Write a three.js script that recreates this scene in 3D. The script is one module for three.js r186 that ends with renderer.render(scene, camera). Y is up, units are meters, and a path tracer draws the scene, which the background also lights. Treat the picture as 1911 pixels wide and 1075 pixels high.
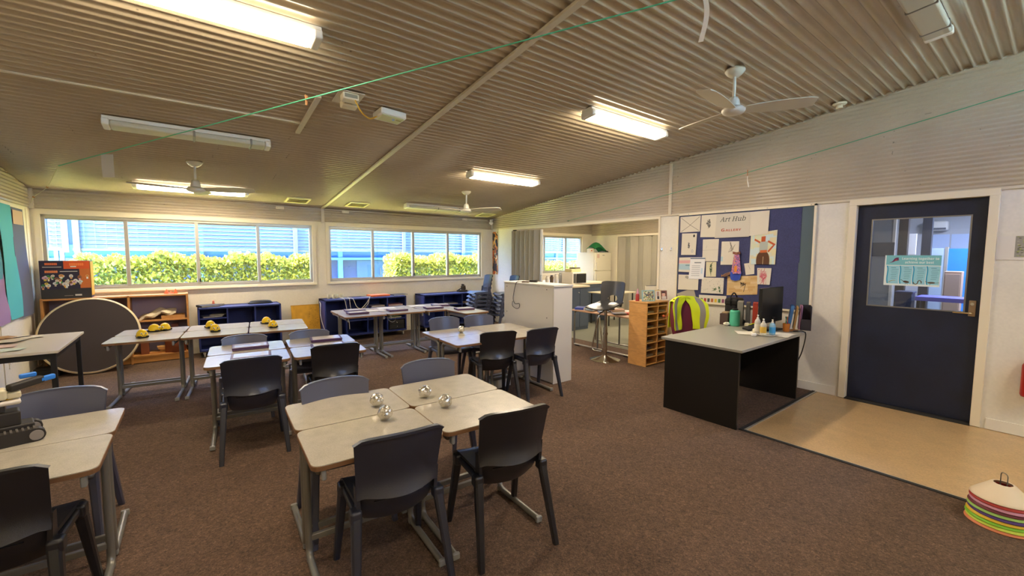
import * as THREE from 'three';
import { RoundedBoxGeometry } from 'three/addons/geometries/RoundedBoxGeometry.js';
import { mergeGeometries, toCreasedNormals } from 'three/addons/utils/BufferGeometryUtils.js';
import { RectAreaLightUniformsLib } from 'three/addons/lights/RectAreaLightUniformsLib.js';
import { Sky } from 'three/addons/objects/Sky.js';

// ---------- camera, sky, sun, exposure ----------
RectAreaLightUniformsLib.init();
const scene = new THREE.Scene();
const renderer = new THREE.WebGLRenderer({ antialias: true });
renderer.toneMapping = THREE.LinearToneMapping;
renderer.toneMappingExposure = 2.85;
renderer.shadowMap.enabled = true;
const camera = new THREE.PerspectiveCamera(68.512, 1911 / 1075, 0.05, 200);
camera.position.set(-5.5472, 1.5148, 8.005);
camera.rotation.order = 'YXZ';
camera.rotation.set(-0.07746, -0.65301, 0.00328);

const sky = new Sky();
sky.name = 'sky';
sky.scale.setScalar(500);
const sunDir = new THREE.Vector3(-0.3, 0.92, 0.06).normalize();
sky.material.uniforms.turbidity.value = 3;
sky.material.uniforms.rayleigh.value = 0.8;
sky.material.uniforms.mieCoefficient.value = 0.004;
sky.material.uniforms.mieDirectionalG.value = 0.75;
sky.material.uniforms.sunPosition.value.copy(sunDir);
scene.add(sky);
scene.environmentIntensity = 1.6;
const sun = new THREE.DirectionalLight(0xfff2dc, 24.0);
sun.name = 'sun';
sun.position.copy(sunDir).multiplyScalar(30).add(new THREE.Vector3(-3, 0, -3));
sun.target.position.set(-3, 0, -3);
sun.castShadow = true;
sun.shadow.mapSize.set(2048, 2048);
Object.assign(sun.shadow.camera, { left: -16, right: 16, top: 16, bottom: -16, near: 1, far: 70 });
scene.add(sun, sun.target);
const TUBE_ON = 25;          // radiance of a lit fluorescent diffuser's light

// ---------- helpers ----------
const V = (x, y, z) => new THREE.Vector3(x, y, z);
const PI = Math.PI;
function rng(seed) { let a = seed >>> 0; return () => { a |= 0; a = a + 0x6D2B79F5 | 0; let t = Math.imul(a ^ a >>> 15, 1 | a); t = t + Math.imul(t ^ t >>> 7, 61 | t) ^ t; return ((t ^ t >>> 14) >>> 0) / 4294967296; }; }
function tileNoise(cells, seed) {
  const r = rng(seed), g = Float32Array.from({ length: cells * cells }, r), s = (t) => t * t * (3 - 2 * t);
  return (u, v) => {
    u = (u % 1 + 1) % 1 * cells; v = (v % 1 + 1) % 1 * cells;
    const i = Math.floor(u), j = Math.floor(v), a = s(u - i), b = s(v - j), I = (i + 1) % cells, J = (j + 1) % cells;
    return (g[j % cells * cells + i % cells] * (1 - a) + g[j % cells * cells + I] * a) * (1 - b) + (g[J * cells + i % cells] * (1 - a) + g[J * cells + I] * a) * b;
  };
}
function dataTex(n, f, size, srgb = true) {
  const d = new Uint8Array(n * n * 4);
  for (let j = 0; j < n; j++) for (let i = 0; i < n; i++) {
    const c = f(i / n, j / n), k = (j * n + i) * 4;
    for (let q = 0; q < 3; q++) d[k + q] = Math.max(0, Math.min(255, Array.isArray(c) ? c[q] : c));
    d[k + 3] = 255;
  }
  const t = new THREE.DataTexture(d, n, n);
  t.wrapS = t.wrapT = THREE.RepeatWrapping; t.magFilter = THREE.LinearFilter; t.minFilter = THREE.LinearMipmapLinearFilter; t.generateMipmaps = true;
  if (srgb) t.colorSpace = THREE.SRGBColorSpace;
  t.repeat.set(1 / size, 1 / size); t.needsUpdate = true;
  return t;
}
function canvasTex(w, h, draw) {
  const c = document.createElement('canvas'); c.width = w; c.height = h;
  draw(c.getContext('2d'), w, h);
  const t = new THREE.CanvasTexture(c); t.colorSpace = THREE.SRGBColorSpace;
  return t;
}
function mat(color, roughness = 0.6, more = {}) { return new THREE.MeshStandardMaterial({ color, roughness, side: THREE.DoubleSide, ...more }); }
function phys(color, roughness, more = {}) { return new THREE.MeshPhysicalMaterial({ color, roughness, side: THREE.DoubleSide, ...more }); }
// uv in metres, by the axis each face points along
function uvm(g) {
  g = g.index ? g.toNonIndexed() : g;
  const p = g.attributes.position, n = g.attributes.normal, uv = new Float32Array(p.count * 2);
  for (let t = 0; t < p.count; t += 3) {
    let x = 0, y = 0, z = 0;
    for (let k = 0; k < 3; k++) { x += Math.abs(n.getX(t + k)); y += Math.abs(n.getY(t + k)); z += Math.abs(n.getZ(t + k)); }
    for (let k = 0; k < 3; k++) {
      const i = t + k, X = p.getX(i), Y = p.getY(i), Z = p.getZ(i);
      const a = y >= x && y >= z ? [X, Z] : x >= z ? [Z, Y] : [X, Y];
      uv[i * 2] = a[0]; uv[i * 2 + 1] = a[1];
    }
  }
  g.setAttribute('uv', new THREE.BufferAttribute(uv, 2));
  return g;
}
const xf = (g, x = 0, y = 0, z = 0, rx = 0, ry = 0, rz = 0) => { if (rx || ry || rz) g.applyMatrix4(new THREE.Matrix4().makeRotationFromEuler(new THREE.Euler(rx, ry, rz))); g.translate(x, y, z); return g; };
// box from its centre; r rounds the edges
const bx = (w, h, d, x = 0, y = 0, z = 0, r = 0, rot = [0, 0, 0]) => xf(r ? new RoundedBoxGeometry(w, h, d, 2, Math.min(r, w / 2.01, h / 2.01, d / 2.01)) : new THREE.BoxGeometry(w, h, d), x, y, z, ...rot);
// box from corner to corner
const bb = (x0, x1, y0, y1, z0, z1, r = 0) => bx(x1 - x0, y1 - y0, z1 - z0, (x0 + x1) / 2, (y0 + y1) / 2, (z0 + z1) / 2, r);
const cyl = (r0, r1, h, x = 0, y = 0, z = 0, seg = 20, rot = [0, 0, 0]) => xf(new THREE.CylinderGeometry(r1, r0, h, seg), x, y, z, ...rot);
const sph = (r, x = 0, y = 0, z = 0, sx = 1, sy = 1, sz = 1, seg = 16) => { const g = new THREE.SphereGeometry(r, seg, Math.ceil(seg * .7)); g.scale(sx, sy, sz); return xf(g, x, y, z); };
const tube = (pts, r, seg = 24, rad = 8, tension = 0.5) => new THREE.TubeGeometry(new THREE.CatmullRomCurve3(pts.map((p) => V(...p)), false, 'catmullrom', tension), seg, r, rad, false);
// a polyline with rounded corners
function bend(pts, r, rad = 0.04, sides = 8) {
  const P = pts.map((p) => V(...p)), path = new THREE.CurvePath(); let last = P[0];
  for (let i = 1; i < P.length - 1; i++) {
    const a = P[i - 1].clone().sub(P[i]), b = P[i + 1].clone().sub(P[i]), c = Math.min(rad, a.length() / 2.01, b.length() / 2.01);
    const p = P[i].clone().addScaledVector(a.normalize(), c), q = P[i].clone().addScaledVector(b.normalize(), c);
    path.add(new THREE.LineCurve3(last, p)); path.add(new THREE.QuadraticBezierCurve3(p, P[i], q)); last = q;
  }
  path.add(new THREE.LineCurve3(last, P[P.length - 1]));
  const list = []; path.curves.forEach((c, k) => { const n = c.isLineCurve3 ? 1 : 5; for (let i = k ? 1 : 0; i <= n; i++) list.push(c.getPoint(i / n)); });
  return tubePoly(list, r, sides);
}
function tubePoly(list, r, sides) {
  const pos = [], idx = []; let up = V(0, 1, 0);
  const t0 = list[1].clone().sub(list[0]).normalize(); if (Math.abs(t0.y) > .9) up = V(1, 0, 0);
  let N = up.clone().sub(t0.clone().multiplyScalar(up.dot(t0))).normalize();
  list.forEach((p, i) => {
    const t = (list[Math.min(i + 1, list.length - 1)].clone().sub(list[Math.max(i - 1, 0)])).normalize();
    N = N.sub(t.clone().multiplyScalar(N.dot(t))).normalize(); const B = t.clone().cross(N);
    for (let k = 0; k < sides; k++) { const a = k / sides * 2 * PI, q = p.clone().addScaledVector(N, Math.cos(a) * r).addScaledVector(B, Math.sin(a) * r); pos.push(q.x, q.y, q.z); }
  });
  const n = list.length;
  for (let i = 0; i < n - 1; i++) for (let k = 0; k < sides; k++) { const a = i * sides + k, b = i * sides + (k + 1) % sides; idx.push(a, b, a + sides, b, b + sides, a + sides); }
  for (const [c, base, f] of [[list[0], 0, 1], [list[n - 1], (n - 1) * sides, 0]]) { const m = pos.length / 3; pos.push(c.x, c.y, c.z); for (let k = 0; k < sides; k++) { const a = base + k, b = base + (k + 1) % sides; f ? idx.push(m, b, a) : idx.push(m, a, b); } }
  const g = new THREE.BufferGeometry(); g.setAttribute('position', new THREE.Float32BufferAttribute(pos, 3)); g.setIndex(idx);
  g.computeVertexNormals(); g.setAttribute('uv', new THREE.Float32BufferAttribute(new Float32Array(pos.length / 3 * 2), 2));
  return g;
}
const lathe = (pts, seg = 28) => new THREE.LatheGeometry(pts.map(([x, y]) => new THREE.Vector2(x, y)), seg);
// a sheet of thickness th over f(u, v); uv runs 0..1 over the sheet
function slab(f, nu, nv, th) {
  const pos = [], uv = [], idx = [], e = 1e-3, P = (u, v) => V(...f(u, v));
  for (const s of [1, -1]) for (let j = 0; j <= nv; j++) for (let i = 0; i <= nu; i++) {
    const u = i / nu, v = j / nv, p = P(u, v);
    const du = P(Math.min(1, u + e), v).sub(P(Math.max(0, u - e), v)), dv = P(u, Math.min(1, v + e)).sub(P(u, Math.max(0, v - e)));
    p.addScaledVector(du.cross(dv).normalize(), s * th / 2); pos.push(p.x, p.y, p.z); uv.push(u, v);
  }
  const w = nu + 1, o = w * (nv + 1), q = (a, b, c, d) => idx.push(a, b, c, a, c, d);
  for (let j = 0; j < nv; j++) for (let i = 0; i < nu; i++) { const a = j * w + i; q(a, a + 1, a + w + 1, a + w); q(o + a, o + a + w, o + a + w + 1, o + a + 1); }
  for (let i = 0; i < nu; i++) { q(i, o + i, o + i + 1, i + 1); const a = nv * w + i; q(a, a + 1, o + a + 1, o + a); }
  for (let j = 0; j < nv; j++) { const a = j * w; q(a, a + w, o + a + w, o + a); const b = j * w + nu; q(b, o + b, o + b + w, b + w); }
  const g = new THREE.BufferGeometry(); g.setAttribute('position', new THREE.Float32BufferAttribute(pos, 3)); g.setAttribute('uv', new THREE.Float32BufferAttribute(uv, 2)); g.setIndex(idx);
  return toCreasedNormals(g.toNonIndexed(), 0.8);
}
function rrect(w, d, r) {
  const s = new THREE.Shape(), a = w / 2, b = d / 2; s.moveTo(-a + r, -b); s.lineTo(a - r, -b); s.quadraticCurveTo(a, -b, a, -b + r); s.lineTo(a, b - r); s.quadraticCurveTo(a, b, a - r, b); s.lineTo(-a + r, b); s.quadraticCurveTo(-a, b, -a, b - r); s.lineTo(-a, -b + r); s.quadraticCurveTo(-a, -b, -a + r, -b); return s;
}
function poly(pts, holes = []) {
  const s = new THREE.Shape(pts.map(([x, y]) => new THREE.Vector2(x, y)));
  for (const h of holes) s.holes.push(new THREE.Path(h.map(([x, y]) => new THREE.Vector2(x, y))));
  return s;
}
const ext = (shape, depth, bevel = 0, curve = 5) => new THREE.ExtrudeGeometry(shape, { depth, bevelEnabled: bevel > 0, bevelThickness: bevel, bevelSize: bevel, bevelSegments: 1, curveSegments: curve });
// shape lying flat, its underside at y0
const flat = (shape, y0, h, bevel = 0) => xf(ext(shape, h, bevel), 0, y0 + h, 0, PI / 2);
// shape drawn in (z, y), thick along x from x0
const onX = (shape, x0, th) => { const g = ext(shape, th); g.applyMatrix4(new THREE.Matrix4().set(0, 0, 1, x0, 0, 1, 0, 0, 1, 0, 0, 0, 0, 0, 0, 1)); const i = g.index; flip(g); return g; };
function flip(g) { const a = g.attributes; for (const k of ['position', 'normal', 'uv']) { const s = a[k].itemSize, d = a[k].array; for (let t = 0; t < a[k].count; t += 3) for (let c = 0; c < s; c++) { const p = (t + 1) * s + c, q = (t + 2) * s + c; [d[p], d[q]] = [d[q], d[p]]; } } g.computeVertexNormals(); return g; }
const rect = (x0, x1, y0, y1) => [[x0, y0], [x1, y0], [x1, y1], [x0, y1]];

function prep(list, keepUv) {
  const l = (Array.isArray(list) ? list : [list]).map((g) => { let q = g.index ? g.toNonIndexed() : g; if (!q.attributes.normal) q.computeVertexNormals(); for (const k of Object.keys(q.attributes)) if (!['position', 'normal', 'uv'].includes(k)) q.deleteAttribute(k); return keepUv ? q : uvm(q); });
  return l.length > 1 ? mergeGeometries(l) : l[0];
}
const taken = {};
function numbered(n) { taken[n] = (taken[n] ?? -1) + 1; return taken[n] ? n + '_' + String(taken[n]).padStart(3, '0') : n; }
function part(parent, name, list, m, label, keepUv = false) {
  const o = new THREE.Mesh(prep(list, keepUv), m); o.name = name; o.castShadow = o.receiveShadow = true;
  if (label) o.userData.label = label;
  parent.add(o); return o;
}
function parts(parent, name, lists, m, label) { lists.forEach((g) => part(parent, name, g, m, label)); }
function thing(name, label, category, pos = [0, 0, 0], turn = 0, group) {
  const o = new THREE.Group(); o.name = numbered(name); o.position.set(...pos); o.rotation.y = turn; o.userData = { label, category };
  if (group) o.userData.group = group;
  scene.add(o); return o;
}
function one(name, list, m, label, category, group, pos = [0, 0, 0], turn = 0, keepUv = false) {
  const o = part(scene, numbered(name), list, m, null, keepUv); o.userData = { label, category }; if (group) o.userData.group = group;
  o.position.set(...pos); o.rotation.y = turn; return o;
}
function struct(name, list, m, label) { const o = part(scene, name, list, m); o.userData = { kind: 'structure', label, category: name.split('_')[0] }; return o; }
function structGroup(name, label) { const o = new THREE.Group(); o.name = name; o.userData = { kind: 'structure', label, category: name.split('_')[0] }; scene.add(o); return o; }
function copy(src, label, pos, turn) { const o = src.clone(); o.name = numbered(src.userData.base ?? src.name); o.userData = { ...src.userData, label }; o.position.set(...pos); o.rotation.set(0, turn, 0); scene.add(o); return o; }
// ---------- surfaces ----------
const nA = tileNoise(256, 1), nB = tileNoise(64, 2), nC = tileNoise(12, 3), nD = tileNoise(128, 4), nE = tileNoise(5, 5);
const carpetTex = dataTex(1024, (u, v) => {
  const f = nA(u, v), g = nD(u + .3, v + .7), h = nB(u, v), c = nC(u, v), k = 0.7 + 0.42 * nA(u * 2, v * 2) * g + 0.3 * (f - .5) + 0.1 * h + 0.05 * c + 0.05 * nE(u, v);
  const s = nA(u * 2 + .11, v * 2 + .51), sp = s > .86 ? 26 : s < .14 ? -22 : 0;
  return [103 * k + sp, 80 * k + sp * .9, 63 * k + sp * .8];
}, 1.6);
const carpetBump = dataTex(512, (u, v) => 255 * (0.65 * tn1(u, v) + 0.35 * nA(u, v)), 0.8, false);
function tn1(u, v) { return nD(u * 2, v * 2); }
const M = {};
M.carpet = mat(0xffffff, 0.97, { map: carpetTex, bumpMap: carpetBump, bumpScale: 0.004 });
M.vinyl = phys(0xffffff, 0.34, { map: dataTex(512, (u, v) => { const k = 0.93 + .1 * nD(u, v) + .06 * nC(u, v) + (nA(u, v) > .8 ? -.06 : 0); return [196 * k, 163 * k, 118 * k]; }, 1.0), clearcoat: .25, clearcoatRoughness: .25 });
M.kitchenVinyl = mat(0xffffff, 0.3, { map: dataTex(256, (u, v) => { const k = 0.95 + .08 * nB(u, v); return [134 * k, 134 * k, 116 * k]; }, 1.0) });
const wallTex = (r, g, b, s = 1.7) => dataTex(256, (u, v) => { const k = 0.965 + .03 * nD(u, v) + .03 * nC(u, v); return [r * k, g * k, b * k]; }, s);
M.wall = mat(0xffffff, 0.72, { map: wallTex(232, 224, 204) });
M.wallCool = mat(0xffffff, 0.7, { map: wallTex(226, 222, 212) });
M.trim = mat(0xe6dcc4, 0.5);
M.trimWhite = mat(0xe4e0d6, 0.45);
M.sheet = phys(0xffffff, 0.42, { clearcoat: 1, clearcoatRoughness: .13, map: dataTex(512, (u, v) => { const k = 0.96 + .05 * nC(u, v) + .02 * nA(u, v) - (nD(u * .5, v * .5) > .985 ? .3 : 0); return [184 * k, 171 * k, 150 * k]; }, 2.3) });
M.conduit = mat(0xcfc6b2, 0.45);
M.aluminium = mat(0xb9b3a6, 0.38, { metalness: .55 });
M.chrome = mat(0xc8c6c0, 0.16, { metalness: 1 });
M.steel = mat(0x8d8b86, 0.36, { metalness: .75 });
M.black = mat(0x141416, 0.5);
M.blackSoft = mat(0x1c1b1c, 0.85);
M.white = mat(0xe9e6de, 0.45);
M.glass = phys(0xffffff, 0.02, { transmission: 1, thickness: 0, ior: 1.45 });
M.rubber = mat(0x2a2826, 0.8);

const W = 7.116, H0 = 2.3346, S = 0.11209, ZF = 10.6, KX = 3.354, KZ = 5.45, BAND = 2.09;
const ceilY = (z) => H0 + S * z;

// floor: carpet with a vinyl entry let into it
const floor = structGroup('floor', 'brown flecked loop pile carpet covering the classroom floor');
part(floor, 'carpet', flat(poly([[-W - .1, -.1], [0.02, -.1], [0.02, 6.37], [-1.765, 6.37], [-1.765, ZF + .1], [-W - .1, ZF + .1]]), -0.08, 0.08), M.carpet);
part(floor, 'vinyl_sheet', bb(-1.765, 0.1, -0.08, -0.004, 6.37, ZF + .1), M.vinyl, 'tan speckled vinyl sheet in front of the navy door');
part(floor, 'carpet_edge_strip', [bb(-1.785, -1.755, -.02, 0.006, 6.36, ZF), bb(-1.785, 0, -.02, 0.006, 6.355, 6.385)], M.rubber, 'dark rubber edge between carpet and vinyl');
part(floor, 'metal_edge_strip', [bb(-1.757, -1.742, -.02, 0.004, 6.386, ZF), bb(-1.757, 0, -.02, 0.004, 6.386, 6.401)], M.aluminium, 'thin bright metal strip along the vinyl');
struct('floor_kitchen', bb(0.02, KX + .1, -0.08, 0, -.1, KZ), M.kitchenVinyl, 'grey green vinyl floor of the kitchen beyond the wide opening');
struct('floor_corridor', bb(0.1, 5.2, -0.08, -0.002, KZ, 9.6), M.kitchenVinyl, 'grey vinyl floor of the room behind the navy door');

// corrugated ceiling, ribs parallel to the window wall
function ribs(x0, x1, z0, z1, pitch, amp, y) {
  const n = Math.ceil((z1 - z0) / pitch * 12), pos = [], idx = [];
  for (let i = 0; i <= n; i++) { const z = z0 + (z1 - z0) * i / n, q = y(z) - amp * (2 * Math.pow(.5 - .5 * Math.cos(2 * PI * z / pitch), 2) - 1); pos.push(x0, q, z, x1, q, z); if (i < n) { const a = i * 2; idx.push(a, a + 1, a + 3, a, a + 3, a + 2); } }
  const g = new THREE.BufferGeometry(); g.setAttribute('position', new THREE.Float32BufferAttribute(pos, 3)); g.setIndex(idx); g.computeVertexNormals(); return g.toNonIndexed();
}
const ceiling = structGroup('ceiling', 'raked ceiling of beige corrugated metal sheet rising away from the windows');
part(ceiling, 'corrugated_sheet', ribs(-W, 0, 0, ZF, 0.076, 0.012, (z) => ceilY(z) + .012), M.sheet);
part(ceiling, 'roof_deck', onX(poly([[-.3, ceilY(-.3) + .03], [ZF + .5, ceilY(ZF + .5) + .03], [ZF + .5, ceilY(ZF + .5) + .15], [-.3, ceilY(-.3) + .15]]), -W - .3, W + KX + .8), M.trim);
struct('ceiling_kitchen', ribs(0.1, KX, 0, KZ, 0.076, 0.0095, (z) => ceilY(z) + .0095), M.sheet, 'corrugated metal ceiling of the kitchen');
struct('ceiling_corridor', bb(0.1, 5.2, 2.5, 2.56, KZ, 9.6), M.white, 'flat ceiling of the room behind the navy door');

// horizontally corrugated band on top of a wall. a -> point on the wall along its length
function band(at, y0, y1, lo, hi, sloped) {
  const pitch = .04, amp = .006, n = Math.ceil((y1 - y0) / pitch * 6), pos = [], idx = [];
  for (let i = 0; i <= n; i++) {
    const y = y0 + (y1 - y0) * i / n, a = sloped ? Math.max(lo, (y - H0) / S) : lo, q = amp * Math.cos(2 * PI * y / pitch);
    pos.push(...at(a, y, q), ...at(hi, y, q)); if (i < n) { const k = i * 2; idx.push(k, k + 1, k + 3, k, k + 3, k + 2); }
  }
  const g = new THREE.BufferGeometry(); g.setAttribute('position', new THREE.Float32BufferAttribute(pos, 3)); g.setIndex(idx); g.computeVertexNormals(); return g.toNonIndexed();
}
// window wall
const W1 = [-7.026, -3.815, 1.03, 2.02], W2 = [-3.537, -0.305, 1.03, 2.02], W3 = [1.1, 2.95, 1.06, 2.02];
const wallBack = structGroup('wall_back', 'cream painted window wall under a corrugated band');
const hole = ([a, b, c, d]) => rect(a, b, c, d);
part(wallBack, 'plaster', xf(ext(poly(rect(-W - .12, KX + .12, -.08, H0 + .03), [W1, W2, W3].map(hole)), .12), 0, 0, -.12), M.wall);
part(wallBack, 'corrugated_band', band((a, y, q) => [a, y, .012 + q], BAND, H0 + .02, -W, 0, false), M.sheet);
part(wallBack, 'corrugated_band', band((a, y, q) => [a, y, .012 + q], BAND, H0 + .02, .1, KX, false), M.sheet);
part(wallBack, 'cover_strip', bx(.05, .27, .012, -3.632, BAND + .11, .024), M.conduit);
part(wallBack, 'corner_strip', [bx(.05, .25, .05, -W + .025, BAND + .12, .025), bx(.03, .25, .03, -.015, BAND + .12, .03)], M.conduit);
// left wall
const wallLeft = structGroup('wall_left', 'cream side wall with pinned coloured paper');
const rake = (z0, z1, y0 = -.08, up = .04) => [[z0, y0], [z1, y0], [z1, ceilY(z1) + up], [z0, ceilY(z0) + up]];
part(wallLeft, 'plaster', onX(poly(rake(-.1, ZF + .1)), -W - .12, .12), M.wall);
part(wallLeft, 'corrugated_band', band((a, y, q) => [-W + .012 + q, y, a], BAND, ceilY(ZF), 0, ZF, true), M.sheet);
part(wallLeft, 'panel_joint', [.15, 1.35, 2.55, 3.75].map((z) => bx(.008, 1.98, .02, -W + .004, 1.09, z + .02)), M.trim);
// right wall: kitchen opening and door
const OP = [0.79, 4.32, 0, 2.055], DR = [6.61, 7.60, 0, 2.075];
const wallRight = structGroup('wall_right', 'cream wall with the wide kitchen opening and the navy door');
part(wallRight, 'plaster', onX(poly([[-.1, -.08], [OP[0], -.08], [OP[0], OP[3]], [OP[1], OP[3]], [OP[1], -.08], [DR[0], -.08], [DR[0], DR[3]], [DR[1], DR[3]], [DR[1], -.08], [ZF + .1, -.08], [ZF + .1, ceilY(ZF + .1) + .04], [-.1, ceilY(-.1) + .04]]), 0, .1), M.wallCool);
part(wallRight, 'corrugated_band', band((a, y, q) => [-.012 - q, y, a], BAND, ceilY(ZF), 0, ZF, true), M.sheet);
part(wallRight, 'cover_strip', bx(.014, .72, .045, -.022, BAND + .37, 4.505), M.conduit);
part(wallRight, 'band_edge', bb(-.018, 0, BAND - .004, BAND + .02, 0, ZF), M.conduit);
struct('wall_front', xf(ext(poly(rect(-W - .12, .12, -.08, ceilY(ZF) + .05), [rect(-3.6, -1.0, 2.75, 3.38)]), .12), 0, 0, ZF), M.wall, 'wall behind the viewer with a high window');
// kitchen and corridor shells
const wallKitchen = structGroup('wall_kitchen', 'cream far wall of the kitchen with a folding door');
part(wallKitchen, 'plaster', onX(poly(rake(-.1, KZ)), KX, .12), M.wall);
part(wallKitchen, 'corrugated_band', band((a, y, q) => [KX - .012 - q, y, a], 2.05, ceilY(KZ), 0, KZ, true), M.sheet);
struct('wall_partition', xf(ext(poly(rect(.1, 5.2, -.08, 3.1)), .1), 0, 0, KZ - .05), M.wallCool, 'wall between the kitchen and the room behind the door');
struct('wall_corridor', [bb(4.65, 4.75, -.08, 2.56, KZ, 9.6), bb(.1, 5.3, -.08, 2.56, 9.6, 9.7)], mat(0xb9bcc0, .75), 'grey walls of the room behind the navy door');

// skirtings
struct('baseboard_right', [bb(-.014, 0, 0, .095, 4.33, 6.56), bb(-.014, 0, 0, .095, 7.66, ZF), bb(-.014, 0, 0, .095, 0, .78)], M.trimWhite, 'white skirting board along the door wall');
struct('baseboard_back', bb(-W, 0, 0, .09, 0, .013), M.trim, 'cream skirting board under the windows');
struct('baseboard_left', bb(-W, -W + .013, 0, .09, .013, ZF), M.trim, 'cream skirting board along the left wall');

// ---------- windows ----------
function makeWindow(name, label, [x0, x1, y0, y1], mull, sash) {
  const w = structGroup(name, label), fw = .035, z = -.05;
  part(w, 'window_frame', [bb(x0, x1, y0, y0 + fw, z - .04, z + .04), bb(x0, x1, y1 - fw, y1, z - .04, z + .04), bb(x0, x0 + fw, y0, y1, z - .04, z + .04), bb(x1 - fw, x1, y0, y1, z - .04, z + .04)], M.aluminium);
  const xs = [x0 + fw / 2, ...mull, x1 - fw / 2];
  mull.forEach((m, i) => part(w, 'mullion', bb(m - .022, m + .022, y0 + fw, y1 - fw, z - .035, z + (i % 2 ? .036 : .028), .004), M.aluminium));
  for (let i = 0; i < xs.length - 1; i++) {
    const a = xs[i] + .018, b = xs[i + 1] - .018, d = i % 2 ? .012 : -.012;
    const s = part(w, 'sash', [bb(a, b, y0 + fw, y0 + fw + .022, z + d - .01, z + d + .01), bb(a, b, y1 - fw - .022, y1 - fw, z + d - .01, z + d + .01)], M.aluminium);
    part(s, 'pane', bb(a, b, y0 + fw + .02, y1 - fw - .02, z + d - .002, z + d + .002), M.glass);
  }
  if (sash) part(w, 'latch', bx(.02, .05, .02, sash, y0 + .09, .0, .004), M.black, 'black sash latch');
  part(w, 'window_reveal', [bb(x0 - .005, x1 + .005, y0 - .025, y0, -.12, .03, .004), bb(x0 - .05, x1 + .05, y0 - .045, y0 - .02, 0, .045, .004)], M.trim, 'cream sill board');
  part(w, 'window_architrave', [bb(x0 - .055, x1 + .055, y1, y1 + .065, 0, .02), bb(x0 - .055, x0, y0 - .02, y1, 0, .02), bb(x1, x1 + .055, y0 - .02, y1, 0, .02)], M.trim);
  return w;
}
makeWindow('window_1', 'long four pane sliding window on the left looking onto a hedge', W1, [-6.221, -5.424, -4.623], -5.41);
makeWindow('window_2', 'long four pane sliding window on the right of the window wall', W2, [-2.74, -1.923, -1.13], -1.915);
makeWindow('window_3', 'kitchen window seen through the wide opening', W3, [1.62, 2.37]);
for (const [n, a] of [['window_4', -3.6]]) {
  const w = structGroup(n, 'high window in the wall behind the viewer, ' + 'above head height');
  part(w, 'window_frame', [bb(a, a + 2.6, 2.75, 2.79, ZF + .02, ZF + .1), bb(a, a + 2.6, 3.34, 3.38, ZF + .02, ZF + .1), ...[0, .85, 1.7, 2.55].map((k) => bb(a + k, a + k + .05, 2.75, 3.38, ZF + .02, ZF + .1))], M.aluminium);
  for (const k of [.05, .9, 1.75]) part(w, 'pane', bb(a + k, a + k + .8, 2.79, 3.34, ZF + .058, ZF + .062), M.glass);
}

// ---------- door ----------
const door = structGroup('door_1', 'navy door with a large glazed panel and a lever handle');
const navy = mat(0xffffff, .5, { map: dataTex(256, (u, v) => { const k = .86 + .2 * nC(u, v) + .1 * nD(u, v); return [20 * k, 29 * k, 52 * k]; }, 1.3) });
part(door, 'door_leaf', onX(poly(rect(6.655, 7.565, .012, 2.035), [rect(6.775, 7.468, 1.012, 1.886)]), .045, .04), navy);
part(door, 'glazing_bead', onX(poly(rect(6.769, 7.474, 1.006, 1.892), [rect(6.781, 7.462, 1.018, 1.88)]), .04, .004), M.steel, 'silver bead round the glass');
part(door, 'glass_pane', bb(.063, .067, 1.012, 1.886, 6.775, 7.468), M.glass);
part(door, 'door_frame', [bb(-.02, .1, 0, 2.04, 6.59, 6.652, .004), bb(-.02, .1, 0, 2.04, 7.568, 7.63, .004), bb(-.02, .1, 2.04, 2.10, 6.59, 7.63, .004)], M.trim, 'cream timber frame');
part(door, 'door_stop', [bb(.086, .098, 0, 2.04, 6.65, 6.68), bb(.086, .098, 0, 2.04, 7.54, 7.57), bb(.086, .098, 2.0, 2.04, 6.65, 7.57)], M.trim);
part(door, 'threshold', bb(-.03, .1, -.006, .008, 6.65, 7.57), M.rubber, 'dark threshold strip');
const hp = part(door, 'lock_plate', bx(.012, .145, .045, .04, 1.05, 7.518, .004), mat(0xa58f78, .35, { metalness: .8 }), 'brass coloured lock plate');
part(hp, 'lever_handle', bend([[.035, 1.01, 7.52], [-.03, 1.01, 7.52], [-.03, 1.012, 7.405]], .009, .02), mat(0xd7c7a4, .2, { metalness: 1 }), 'polished brass lever');
part(hp, 'lock_cylinder', cyl(.013, .013, .02, .03, 1.09, 7.518, 14, [0, 0, PI / 2]), M.chrome);

// kitchen opening trims and folding doors
struct('trim_1', [bb(-.015, .115, 0, OP[3], OP[1], OP[1] + .03), bb(-.015, .115, OP[3] - .001, OP[3] + .035, OP[0], OP[1] + .03), bb(-.01, .11, 0, OP[3], OP[0] - .012, OP[0])], M.trim, 'cream jambs and head round the wide kitchen opening');
function concertina(name, label, pts, h, m) {
  const o = thing(name, label, 'folding door');
  for (let i = 0; i < pts.length - 1; i++) {
    const [ax, az] = pts[i], [cx, cz] = pts[i + 1], l = Math.hypot(cx - ax, cz - az), t = Math.atan2(-(cz - az), cx - ax);
    part(o, 'fold_panel', bx(l * .97, h - .03, .012, (ax + cx) / 2, (h) / 2, (az + cz) / 2, .003, [0, t, 0]), m);
  }
  const [ex, ez] = pts[pts.length - 1];
  part(o, 'lead_post', bx(.035, h - .03, .05, ex, h / 2, ez, .005), M.trimWhite);
  part(o, 'pull_handle', bend([[ex - .02, 1.0, ez + .03], [ex - .045, 1.0, ez + .03], [ex - .045, 1.12, ez + .03], [ex - .02, 1.12, ez + .03]], .005, .015), M.steel);
  return o;
}
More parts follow.
